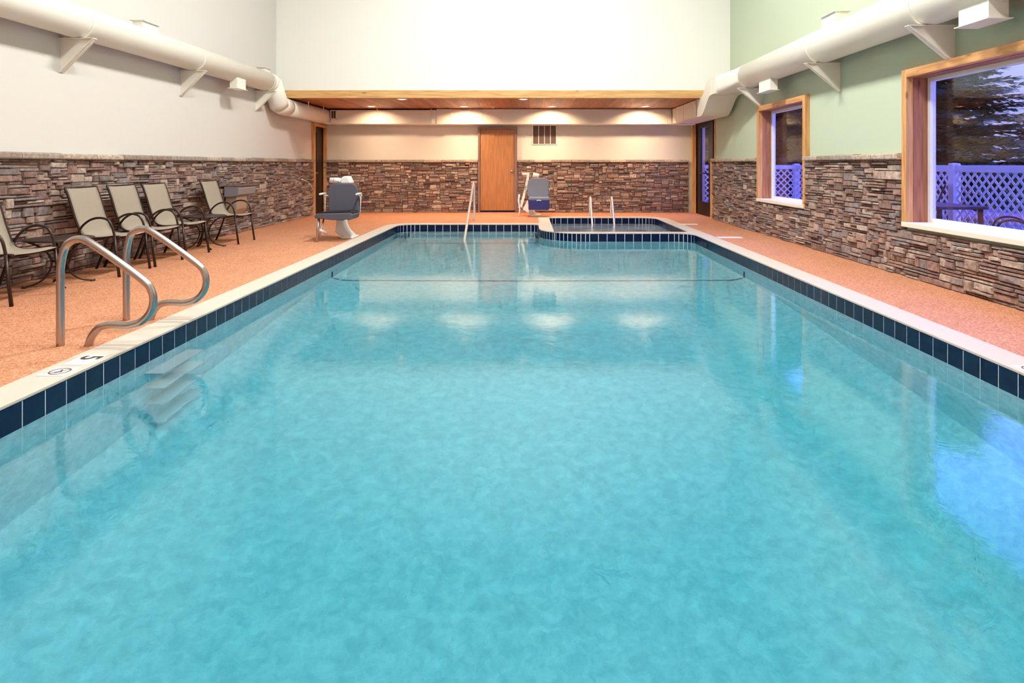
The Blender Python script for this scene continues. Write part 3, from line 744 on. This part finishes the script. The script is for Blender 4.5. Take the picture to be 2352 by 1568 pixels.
r = empty('air_duct', (0, 0, 0), 'white round air duct running along the cream wall on brackets', 'duct')
mb = MB(); mb.tube([(LXc, YF + .01, LZc), (LXc, 11.9, LZc)], LR, 40); mb.build('duct_run', M['duct'], r)
mb = MB(); mb.tube([(LXc, 11.88, LZc), (LXc, 12.08, LZc), (LXc + .0, 12.2, LZc - .03)], LR - .002, 40)
mb.tube([(LXc + .01, 12.10, LZc + .02), (LXc + .03, 12.36, 2.44), (LXc + .03, 12.42, 2.36)], LR, 40)
mb.tube([(LXc + .03, 12.36, 2.40), (LXc + .03, 12.56, 2.375), (LXc + .03, 12.8, 2.37)], LR - .003, 40); mb.build('elbow', M['duct'], r)
mb = MB(); mb.tube([(LXc + .03, 12.6, 2.37), (LXc + .03, 15.0, 2.37)], LR - .008, 40); mb.box(-5.14, -4.87, 14.7, YB - .02, 2.20, 2.54, bev=.06); mb.build('lower_run', M['duct'], r)
for y in (3.6, 6.914, 9.29, 11.84):
    mb = MB(); duct_ring(mb, LXc, y, LZc, LR, -90, 15); mb.build('collar', M['duct'], r)
for y in (13.6, 14.6): 
    mb = MB(); mb.box(-4.80, -4.785, y - .012, y + .012, 2.36, ZS); mb.build('hanger', M['duct'], r)
stub(r, -5.03, -4.90, 7.95, 8.27, 2.9, 3.03, True); stub(r, -5.03, -4.90, 11.6, 11.85, 2.9, 3.0, True)
stub(r, -4.97, -4.85, 10.4, 10.72, 2.47, 2.65, False); stub(r, -5.03, -4.90, 4.7, 5.05, 2.9, 3.03, True)
RR, RXc, RZc = .22, 3.865, 2.76
r = empty('air_duct', (0, 0, 0), 'white round air duct running along the green wall above the windows', 'duct')
mb = MB(); mb.tube([(RXc, YF + .01, RZc), (RXc, 11.0, RZc)], RR, 40); mb.build('duct_run', M['duct'], r)
# transition round -> rectangular
mb = MB(); n = 40
def rect_pt(k):
    a = k / n * 2 * PI; c, s_ = math.cos(a), math.sin(a); hx, hz = .27, .165; t_ = min(hx / max(abs(c), 1e-6), hz / max(abs(s_), 1e-6)); return 3.76 + c * t_, 2.705 + s_ * t_
ra = [mb.bm.verts.new((RXc + RR * math.cos(k / n * 2 * PI), 10.98, RZc + RR * math.sin(k / n * 2 * PI))) for k in range(n)]
rb = [mb.bm.verts.new((rect_pt(k)[0], 11.74, rect_pt(k)[1])) for k in range(n)]
for k in range(n): f = mb.bm.faces.new((ra[k], rb[k], rb[(k + 1) % n], ra[(k + 1) % n])); f.smooth = True
mb.build('transition', M['duct'], r)
X0, X1 = 3.485, 4.03
mb = MB()
# side profile in (y,z) for the S offset
top = [(11.74, 2.87), (12.02, 2.87), (12.30, 2.82), (12.62, 2.60), (12.80, 2.556), (13.1, 2.556)]
bot = [(13.1, 2.19), (12.82, 2.185), (12.66, 2.21), (12.50, 2.29), (12.28, 2.45), (12.14, 2.52), (12.0, 2.54), (11.74, 2.54)]
tp = [(p.x, p.y) for p in smooth_path([(a, b_, 0) for a, b_ in top], 3)]; bp = [(p.x, p.y) for p in smooth_path([(a, b_, 0) for a, b_ in bot], 3)]
mb.prism(tp + bp, 'x', X0, X1); mb.build('elbow', M['duct'], r)
mb = MB(); mb.box(X0, X1, 13.05, YB - .01, 2.19, 2.556, bev=.006); mb.build('lower_run', M['duct'], r)
for y in (4.5 - 1.3, 6.04, 8.27): 
    mb = MB(); duct_ring(mb, RXc, y, RZc, RR, 165, 275); mb.build('collar', M['duct'], r)
for y in (11.74, 12.02): mb = MB(); mb.box(X0 - .006, X1, y - .01, y + .01, 2.534, 2.876); mb.build('seam_flange', M['duct'], r)
for y in (14.2, 14.9): mb = MB(); mb.box(X0 - .006, X1, y - .01, y + .01, 2.186, 2.556); mb.build('seam_flange', M['duct'], r)
stub(r, 3.765, 3.93, 7.72, 8.08, 2.9, 3.09, True); stub(r, 3.765, 3.88, 9.80, 10.28, 2.37, 2.6, False); stub(r, 3.765, 3.93, 5.14, 5.5, 2.40, 2.62, False)
# flat duct on the back wall
r = empty('air_duct', (0, 0, 0), 'flat rectangular white duct crossing the back wall beneath the wooden soffit', 'duct')
YD = 15.30
mb = MB(); mb.box(-4.865, -2.27, YD + .02, YB - .01, 2.19, 2.54, bev=.02); mb.box(-2.27, -.76 - 1.15 + .02, YD, YB - .01, 2.19, 2.556, bev=.006)
mb.box(-1.89, -1.15, YD + .03, YB - .01, 2.19, 2.556, bev=.006); mb.box(-1.15, 3.475, YD, YB - .01, 2.19, 2.556, bev=.006); mb.build('duct_run', M['duct'], r)
for x in (-2.40, -1.92, -1.15, .62, 2.9, 3.35): mb = MB(); mb.box(x - .008, x + .008, YD - .008, YD + .05, 2.186, 2.558); mb.build('seam_flange', M['duct'], r)
mb = MB(); mb.box(-4.85, -4.83, YD - .03, YD + .03, 2.31, 2.53); mb.box(-4.72, -4.70, YD - .03, YD + .03, 2.31, 2.53); mb.box(-4.85, -4.70, YD - .03, YD + .03, 2.51, 2.53); mb.box(-4.85, -4.70, YD - .03, YD + .03, 2.31, 2.33); mb.box(-4.78, -4.775, YD - .02, YD, 2.33, 2.51)
mb.build('register_frame', M['duct'], r)
mb = MB(); mb.box(-4.832, -4.718, YD - .012, YD + .015, 2.328, 2.512); mb.build('register_opening', M['grille'], r)
for x in (-3.72, -1.45):
    mb = MB(); mb.box(x - .008, x + .008, YD - .005, YD + .03, 2.42, ZS); mb.build('hanger', M['duct'], r)
mb = MB(); mb.box(3.6, 3.95, 14.9, 15.15, 2.150, 2.195, bev=.005); mb.build('lower_diffuser', M['duct'], r)

def bracket(y, left, label):
    r = empty('duct_bracket', (XL if left else XR, y, 0), label, 'bracket', 'triangular brackets under the ducts')
    s = 1 if left else -1; zt = 2.585 if left else 2.532; Lb = .37 if left else .455; zb = 2.22 if left else 2.17; w = .02
    mb = MB(); mb.prism([(0, zt), (s * Lb, zt), (s * Lb, zt - .02), (s * .02, zb), (0, zb)], 'y', -.003, .003); mb.build('web', M['duct'], r)
    mb = MB(); mb.box(min(0, s * (Lb + .01)), max(0, s * (Lb + .01)), -.035, .035, zt, zt + .008); mb.build('shelf', M['duct'], r)
    mb = MB(); mb.prism([(s * Lb, zt), (s * Lb, zt - .016), (s * .02, zb - .01), (0, zb - .01), (0, zb + .02)], 'y', -.035, .035) if False else None
    d = .004
    mb.merge(strap((s * (Lb + .004), zt), (s * .012, zb), .035, d)); mb.build('brace', M['duct'], r)
def strap(a, b_, hw, d):
    t = bmesh.new(); A, B = Vector(a), Vector(b_); dr = (B - A).normalized(); nn = Vector((-dr.y, dr.x)) * d
    vs = []
    for p in (A - nn, A + nn, B + nn, B - nn):
        vs.append((t.verts.new((p.x, -hw, p.y)), t.verts.new((p.x, hw, p.y))))
    for i in range(4):
        j = (i + 1) % 4; t.faces.new((vs[i][0], vs[j][0], vs[j][1], vs[i][1]))
    t.faces.new([v[0] for v in vs]); t.faces.new([v[1] for v in reversed(vs)]); bmesh.ops.recalc_face_normals(t, faces=t.faces); return t
for y, lb in ((6.914, 'cream triangular bracket on the cream wall, nearest the photo edge'), (9.29, 'cream triangular bracket on the cream wall, middle one of three'), (11.84, 'cream triangular bracket on the cream wall beside the duct elbow')): bracket(y, True, lb)
for y, lb in ((6.04, 'cream triangular bracket on the green wall above the big window corner'), (8.27, 'cream triangular bracket on the green wall between the two windows'), (10.97, 'cream triangular bracket on the green wall over the small window')): bracket(y, False, lb)

# ------------------------------------------------------------------ soffit downlights
SP = [(853, 14.72, 'recessed downlight in the soffit nearest the dark exit door'), (923, 13.1, 'recessed downlight next to the beam, nearer the dark exit door'), (1065, 14.72, 'recessed downlight in the soffit just before the oak door'), (1202, 13.1, 'recessed downlight next to the beam, above the oak door'), (1267, 14.72, 'recessed downlight in the soffit above the wall grille'), (1482, 14.72, 'recessed downlight in the soffit nearest the glass door')]
for px, y, lb in SP:
    s = 1440 / y; x = (px - 1216) / s
    r = empty('recessed_light', (x, y, ZS), lb, 'ceiling light', 'recessed downlights in the wooden soffit')
    mb = MB(); mb.lathe([(.075, .0), (.075, -.006), (.10, -.010), (.115, -.004), (.115, .0)], 0, 0, 28); mb.build('trim_ring', M['plastic_w'], r)
    mb = MB(); mb.lathe([(0, -.016), (.04, -.014), (.075, -.004), (.075, .002)], 0, 0, 24); mb.build('lamp', M['lamp'], r)
    ld = bpy.data.lights.new('downlight', 'AREA'); ld.shape = 'DISK'; ld.size = .13; ld.energy = 21 if (y > 14 and px > 1000) else 12; ld.color = (1, .70, .45); ld.spread = math.radians(138)
    lo = bpy.data.objects.new('downlight', ld); C.objects.link(lo); lo.location = (x, y, ZS - .04); lo.rotation_euler = (math.radians(20), 0, 0)
for x, y, lb in ((-1.12, 13.9, 'small white sprinkler plate in the soffit before the oak door'), (-.86, 14.9, 'small white sprinkler plate in the soffit right against the duct')):
    mb = MB(); mb.lathe([(0, -.012), (.03, -.012), (.05, -.004), (.05, 0)], 0, 0, 20); mb.tube([(0, 0, -.01), (0, 0, -.035)], .008, 8); mb.lathe([(0, -.038), (.018, -.038), (.018, -.034), (0, -.034)], 0, 0, 14)
    o = mb.build('ceiling_sprinkler', M['plastic_w'], label=lb, cat='sprinkler'); o.location = (x, y, ZS)

# ------------------------------------------------------------------ doors
d = empty('door_1', (0, 0, 0), kind='structure')
mb = MB(); fx = .05
yf = YB - .105
mb.box(DB[0] - fx, DB[0], yf, YB + .1, 0, DB[3] + .055, bev=.004); mb.box(DB[1], DB[1] + fx, yf, YB + .1, 0, DB[3] + .055, bev=.004); mb.box(DB[0], DB[1], yf, YB + .1, DB[3], DB[3] + .055, bev=.004)
mb.build('frame', M['steelframe'], d)
mb = MB(); mb.box(DB[0], DB[1], YB + .07, YB + .2, 0, .05); mb.build('under_leaf_gap', M['black'], d)  # black strip painting the shade in the gap below the leaf
mb = MB(); mb.box(DB[0] + .004, DB[1] - .004, YB - .05, YB - .005, .05, DB[3] - .004, bev=.003); mb.build('leaf', M['door'], d)
k = empty('knob_pivot'); bpy.data.objects.remove(k)
mb = MB(); b = bmesh.new(); bmesh.ops.create_uvsphere(b, u_segments=16, v_segments=10, radius=.03); 
for f in b.faces: f.smooth = True
mb.merge(b, mat=Matrix.Translation((-.435, YB - .12, 1.035))); mb.tube([(-.435, YB - .12, 1.035), (-.435, YB - .05, 1.035)], .014, 10); mb.tube([(-.435, YB - .058, 1.035), (-.435, YB - .05, 1.035)], .034, 16); mb.build('knob', M['steel'], d, label='round stainless knob')
for z in (.3, 1.05, 1.8):
    mb = MB(); mb.tube([(DB[0] + .002, YB - .057, z - .05), (DB[0] + .002, YB - .057, z + .05)], .008, 8); mb.build('hinge', M['steel'], d)
# left exit door
d = empty('door_2', (0, 0, 0), kind='structure')
mb = MB(); x0, x1 = XL - .05, XL + .075
mb.box(x0, x1, DL[0] - T, DL[0], 0, DL[3] + .07, bev=.004); mb.box(x0, x1, DL[1], DL[1] + .06, 0, DL[3] + .07, bev=.004); mb.box(x0, x1 - .001, DL[0], DL[1], DL[3], DL[3] + .07, bev=.003)
mb.build('casing', M['pine_z'], d)
mb = MB(); wall_cells(mb, 'x', XL - .06, XL - .015, .01, DL[3] - .01, DL[0] + .01, DL[1] - .01, [(15.02, 15.27, .98, 1.98)]); mb.build('leaf', M['darkdoor'], d)
mb = MB(); mb.box(XL - .045, XL - .035, 15.02, 15.27, .98, 1.98); mb.build('pane', M['glass'], d)
mb = MB(); mb.box(XL - .016, XL - .008, 15.0, 15.11, .88, 1.14, bev=.003); mb.tube([(XL - .01, 15.06, 1.0), (XL + .05, 15.06, 1.0), (XL + .05, 15.17, 1.0)], .012, 8); mb.build('handle', M['steel'], d)
mb = MB(); mb.box(XL - 1.2, XL - .2, 14.2, 16.4, 0, 2.6); 
b = mb.bm
bmesh.ops.reverse_faces(b, faces=b.faces); mb.build('vestibule', M['cream'], d)
# right glass door
d = empty('door_3', (0, 0, 0), kind='structure')
mb = MB(); x0, x1 = XR - .09, XR + .1
mb.box(XR - .02, x1, DR[0] - .06, DR[0], 1.26, DR[3] + .05, bev=.004); mb.box(XR - .105, XR + .1, DR[0] - .035, DR[0], 0, 1.33, bev=.004); mb.box(x0, x1, DR[1], DR[1] + .10, 0, DR[3] + .06, bev=.004)
mb.build('casing', M['pine_z'], d)
g0, g1 = 14.42, 15.12
mb = MB(); wall_cells(mb, 'x', XR + .02, XR + .07, .01, DR[3] - .01, 14.12, DR[1] - .01, [(g0, g1, .32, 2.08)]); mb.build('leaf', M['black'], d)
mb = MB(); mb.box(XR + .04, XR + .05, g0, g1, .32, 2.08); mb.build('pane', M['glass'], d)
mb = MB(); mb.box(XR + .0, XR + .08, 14.02, 14.12, 0, DR[3] - .01, bev=.004); mb.box(XR + .0, XR + .08, DR[0], 13.9, 0, DR[3] - .01, bev=.004); mb.box(XR + .01, XR + .07, DR[0], DR[1], DR[3] - .03, DR[3]); mb.build('frame', M['black'], d)
mb = MB(); mb.box(XR + .035, XR + .045, 13.9, 14.02, 0, DR[3] - .03); mb.build('sidelight', M['glass'], d)
mb = MB(); mb.tube([(XR + .01, 14.5, 1.0), (XR - .03, 14.5, 1.0), (XR - .03, 15.05, 1.0), (XR + .01, 15.05, 1.0)], .014, 8); mb.build('push_bar', M['black'], d)

# ------------------------------------------------------------------ windows
def window(name, w):
    y0, y1, z0, z1 = w; d = empty(name, (0, 0, 0), kind='structure'); t_ = .085; xi = XR - .075; xo = XR + .15
    mb = MB(); mb.box(xi, XR + .02, y0 - t_, y0, z0 - .02, z1 + t_, bev=.004); mb.box(xi, XR + .02, y1, y1 + t_, z0 - .02, z1 + t_, bev=.004); mb.build('side_casing', M['pine_z'], d)
    mb = MB(); mb.box(xi - .001, XR + .02, y0 - .001, y1 + .001, z1, z1 + t_, bev=.004); mb.build('head_casing', M['pine_y'], d)
    mb = MB(); mb.box(XR + .0, XR + .22, y0 - .012, y0 + .006, z0, z1); mb.box(XR + .0, XR + .22, y1 - .006, y1 + .012, z0, z1); mb.build('side_jamb', M['cedar_z'], d)
    mb = MB(); mb.box(XR + .0, XR + .22, y0, y1, z1 - .006, z1 + .012); mb.build('head_jamb', M['cedar_y'], d)
    mb = MB(); mb.box(xi - .02, XR + .2, y0 - .06, y1 + .06, z0 - .045, z0 + .006, bev=.006); mb.build('sill', M['sill'], d)
    f = .05; mb = MB(); a, b_ = y0 + .006, y1 - .006
    mb.box(xo, xo + .06, a, a + f, z0, z1, bev=.004); mb.box(xo, xo + .06, b_ - f, b_, z0, z1, bev=.004); mb.box(xo, xo + .06, a + f, b_ - f, z0, z0 + f, bev=.004); mb.box(xo, xo + .06, a + f, b_ - f, z1 - f, z1, bev=.004); mb.build('sash', M['vinyl'], d)
    mb = MB(); mb.box(xo + .025, xo + .031, a + f - .005, b_ - f + .005, z0 + f - .005, z1 - f + .005); mb.build('pane', M['glass'], d)
window('window_1', WIN1); window('window_2', WIN2)

# wall grille
r = empty('vent_grille', (.38, YB, 1.95), 'white-framed wall grille with four dark slots beside the oak door', 'vent')
mb = MB(); mb.box(-.30, .30, -.012, 0, -.24, .24); mb.build('slots', M['grille'], r)
mb = MB(); hw, hh, f = .31, .245, .016
mb.box(-hw, -hw + f * 1.4, -.025, 0, -hh, hh, bev=.002); mb.box(hw - f * 1.4, hw, -.025, 0, -hh, hh, bev=.002); mb.box(-hw, hw, -.024, 0, hh - f, hh, bev=.002); mb.box(-hw, hw, -.024, 0, -hh, -hh + f, bev=.002)
for k in (-1, 0, 1): mb.box(k * .148 - .007, k * .148 + .007, -.022, 0, -hh + f, hh - f)
mb.build('frame', M['plastic_w'], r)

# ------------------------------------------------------------------ outside
mb = MB(); mb.box(XR + .2, 30, -8, 40, -.15, -.03); mb.build('ground', M['ground'], kind='structure')
FX = 5.83
def fence_panel(u0, u1, axis, p, label, group):
    r = empty('lattice_fence_panel', ((p, (u0 + u1) / 2, 0) if axis == 'x' else ((u0 + u1) / 2, p, 0)), label, 'fence', group)
    L = u1 - u0; h0, h1 = .06, 1.13
    def B(mb, a, b_, c, e, t_=.02, **k):
        (mb.box(-t_, t_, a, b_, c, e, **k) if axis == 'x' else mb.box(a, b_, -t_, t_, c, e, **k))
    mb = MB(); B(mb, -L / 2, L / 2, 1.10, 1.19, .03, bev=.006); mb.build('top_rail', M['vinyl'], r)
    mb = MB(); B(mb, -L / 2, L / 2, .02, .09, .025, bev=.006); mb.build('bottom_rail', M['vinyl'], r)
    mb = MB(); pitch = .137; w = .034
    for sgn in (1, -1):
        k = -L / 2 - (h1 - h0)
        while k < L / 2 + (h1 - h0):
            # line u = k + sgn*(z-h0) clipped to panel
            za, zb = h0, h1
            ua, ub = (k, k + (h1 - h0)) if sgn > 0 else (k + (h1 - h0), k)
            # clip in u
            pts = []
            for tt in range(2): pass
            def u_at(z): return ua + (ub - ua) * (z - h0) / (h1 - h0)
            lo, hi = h0, h1
            for bound in (-L / 2, L / 2):
                z_ = h0 + (bound - ua) / (ub - ua) * (h1 - h0)
                if h0 < z_ < h1:
                    if (u_at(lo) < -L / 2 - 1e-6 and bound < 0) or (u_at(lo) > L / 2 + 1e-6 and bound > 0): lo = max(lo, z_)
                    elif (u_at(hi) < -L / 2 - 1e-6 and bound < 0) or (u_at(hi) > L / 2 + 1e-6 and bound > 0): hi = min(hi, z_)
            if hi - lo > .02 and -L / 2 - 1e-4 <= u_at((lo + hi) / 2) <= L / 2 + 1e-4:
                a_, b2 = u_at(lo), u_at(hi); o_ = .004 * sgn; q = w / 2 * 1.2
                if axis == 'x': mb.prism([(a_ - q, lo), (a_ + q, lo), (b2 + q, hi), (b2 - q, hi)], 'x', o_ - .004, o_ + .004)
                else: mb.prism([(a_ - q, lo), (a_ + q, lo), (b2 + q, hi), (b2 - q, hi)], 'y', o_ - .004, o_ + .004)
            k += pitch
    mb.build('lattice', M['vinyl'], r)
def fence_post(x, y, label):
    mb = MB(); mb.box(-.055, .055, -.055, .055, -.03, 1.2, bev=.006); mb.lathe([(.082, 1.2), (.082, 1.215), (0, 1.225)], 0, 0, 4); o = mb.build('fence_post', M['vinyl'], label=label, cat='fence post', group='white fence posts'); o.location = (x, y, 0)
ys_ = [3.7, 6.15, 8.6, 11.15, 13.7]
names = ['white lattice fence panel at the photo edge behind the patio chair', 'white lattice fence panel behind the patio table, past the big window', 'white lattice fence panel between the two windows', 'white lattice fence panel seen slanting in the small window']
for i in range(4): fence_panel(ys_[i] + .055, ys_[i + 1] - .055, 'x', FX, names[i], 'white lattice fence panels')
fence_panel(4.32 + .0, FX - .055, 'y', 13.7, 'white lattice fence panel facing the pool, across the small window', 'white lattice fence panels')
fence_panel(4.35, 6.4, 'y', 16.3, 'white lattice fence panel seen through the glass door', 'white lattice fence panels')
pn = ['white fence post near the patio chair', 'white fence post right of the lounge back', 'white fence post seen in the big window between panels', 'white fence post behind the stretch of green wall between the windows', 'white corner fence post seen in the small window']
for y, lb in zip(ys_, pn): fence_post(FX, y, lb)

# patio furniture outside
r = empty('patio_table', (4.82, 7.5, 0), 'dark metal patio table with a flat top outside the big window', 'table')
mb = MB(); mb.box(-.28, .28, -.55, .55, .70, .735, bev=.008); mb.build('tabletop', M['tabletop'], r)
for sx in (-.23, .23):
    for sy in (-.48, .48):
        mb = MB(); mb.box(sx - .02, sx + .02, sy - .02, sy + .02, -.03, .70, bev=.004); mb.build('leg', M['brown'], r)
def patio_chair(loc, rz, label):
    o = copy_tree(ch); o.location = loc; o.rotation_euler = (0, 0, rz); o.name = 'patio_chair'; o['label'] = label; o['group'] = 'patio chairs outside'
patio_chair((5.42, 6.93, -.03), math.radians(146), 'dark-framed patio chair outside, cut by the photo edge')
patio_chair((5.36, 8.62, -.03), math.radians(146), 'dark-framed patio chair outside at the table end near the post')

def conifer(x, y, h, rad, seed, m, label, z0=.3, power=.6):
    rnd = random.Random(seed); r = empty('conifer', (x, y, -.03), label, 'tree', 'conifers beyond the fence')
    mb = MB(); mb.tube([(0, 0, 0), (.05, 0, h * .5), (0, 0, h)], [.16, .10, .02], 8); mb.build('trunk', M['bark'], r)
    mb = MB(); lv = 0; z = z0
    while z < h * .98:
        f = 1 - z / h; R = rad * (f ** power) * rnd.uniform(.8, 1.1) + .12
        nb = int(8 + 9 * f)
        a0 = rnd.random() * 6.28
        for b_ in range(nb):
            a = a0 + b_ / nb * 2 * PI + rnd.uniform(-.2, .2); ln = R * rnd.uniform(.7, 1.15); droop = rnd.uniform(.05, .30)
            ns = max(4, int(ln / .13))
            for k in range(ns):
                t_ = (k + .6) / ns; px, py, pz = math.cos(a) * ln * t_, math.sin(a) * ln * t_, z + .25 * ln * t_ - droop * ln * t_ * t_
                for q in range(7):
                    aa = a + rnd.uniform(-1.3, 1.3); l2 = (.12 + .22 * (1 - t_ * .5)) * rnd.uniform(.6, 1.2); dz = rnd.uniform(-.35, .12) * l2; w2 = .05
                    ex, ey = px + math.cos(aa) * l2, py + math.sin(aa) * l2; nx, ny_ = -math.sin(aa) * w2, math.cos(aa) * w2
                    mb.bm.faces.new([mb.bm.verts.new(v) for v in ((px + nx, py + ny_, pz), (px - nx, py - ny_, pz + rnd.uniform(-.02, .02)), (ex - nx * .6, ey - ny_ * .6, pz + dz), (ex + nx * .6, ey + ny_ * .6, pz + dz + .02))])
        z += rnd.uniform(.10, .16) * (1 + .2 * f)
    mb.build('foliage', m, r)
conifer(9.45, 14.0, 4.9, 1.55, 1, M['needle'], 'dark green conifer behind the lattice fence in the big window', .3, .45)
conifer(13.9, 16.4, 2.9, 1.5, 2, M['needle2'], 'smaller dim conifer at the edge of the big window, against the sky', .2)
conifer(7.9, 19.4, 5.0, 2.2, 3, M['needle2'], 'dark conifer behind the fence in the small window', .2)
conifer(12.4, 20.6, 4.4, 2.2, 4, M['needle'], 'dark conifer deep behind the first one in the big window', .2)
conifer(6.9, 24.6, 6.0, 2.4, 5, M['needle2'], 'dark conifer seen through the glass door', .2)

# ------------------------------------------------------------------ lights
def area(name, loc, sx, sy, e, col, rot=(0, 0, 0)):
    ld = bpy.data.lights.new(name, 'AREA'); ld.shape = 'RECTANGLE'; ld.size = sx; ld.size_y = sy; ld.energy = e; ld.color = col
    o = bpy.data.objects.new(name, ld); C.objects.link(o); o.location = loc; o.rotation_euler = rot; return o
for y, en in ((8.5, 335), (4.3, 235), (.2, 195)): area('ceiling_lamp', (-.1, y, 6.85), .8, 1.4, en, (1, .98, .945))

w = bpy.data.worlds.new('dusk'); bpy.context.scene.world = w; w.use_nodes = True; nt = w.node_tree; L = nt.links
bg = nt.nodes['Background']; tc = nd(nt, 'ShaderNodeTexCoord'); sp = nd(nt, 'ShaderNodeSeparateXYZ'); L.new(tc.outputs['Generated'], sp.inputs[0])
cr = nd(nt, 'ShaderNodeValToRGB'); e = cr.color_ramp.elements
e[0].position = .0; e[0].color = (.44, .42, .9, 1); e[1].position = .6; e[1].color = (.14, .10, 1.0, 1)
k = e.new(.14); k.color = (.50, .54, 1.0, 1); k = e.new(.27); k.color = (.17, .30, 1.0, 1)
st = nd(nt, 'ShaderNodeMapRange'); st.inputs['From Min'].default_value = .13; st.inputs['From Max'].default_value = .30; st.inputs['To Min'].default_value = .75; st.inputs['To Max'].default_value = 3.4
L.new(sp.outputs['Z'], st.inputs['Value']); L.new(st.outputs[0], bg.inputs['Strength'])
L.new(sp.outputs['Z'], cr.inputs['Fac']); L.new(cr.outputs[0], bg.inputs['Color']); pass

# ------------------------------------------------------------------ camera
cd = bpy.data.cameras.new('camera'); cam = bpy.data.objects.new('camera', cd); C.objects.link(cam)
cam.location = (0, 0, 1.2); cam.rotation_euler = (PI / 2, 0, 0)
cd.sensor_width = 36; cd.lens = 1440 / 2352 * 36; cd.shift_x = -40 / 2352; cd.shift_y = -406 / 2352; cd.clip_start = .05
sc = bpy.context.scene; sc.camera = cam
sc.view_settings.view_transform = 'Standard'; sc.view_settings.look = 'None'; sc.view_settings.gamma = 1; sc.view_settings.use_curve_mapping = False
sc.view_settings.exposure = .6
sc.cycles.use_adaptive_sampling = True; sc.cycles.adaptive_threshold = .14; sc.cycles.adaptive_min_samples = 12
sc.cycles.max_bounces = 7; sc.cycles.diffuse_bounces = 3; sc.cycles.glossy_bounces = 4; sc.cycles.transmission_bounces = 4; sc.cycles.transparent_max_bounces = 12
sc.cycles.volume_bounces = 0; sc.cycles.sample_clamp_indirect = 6; sc.cycles.use_denoising = True
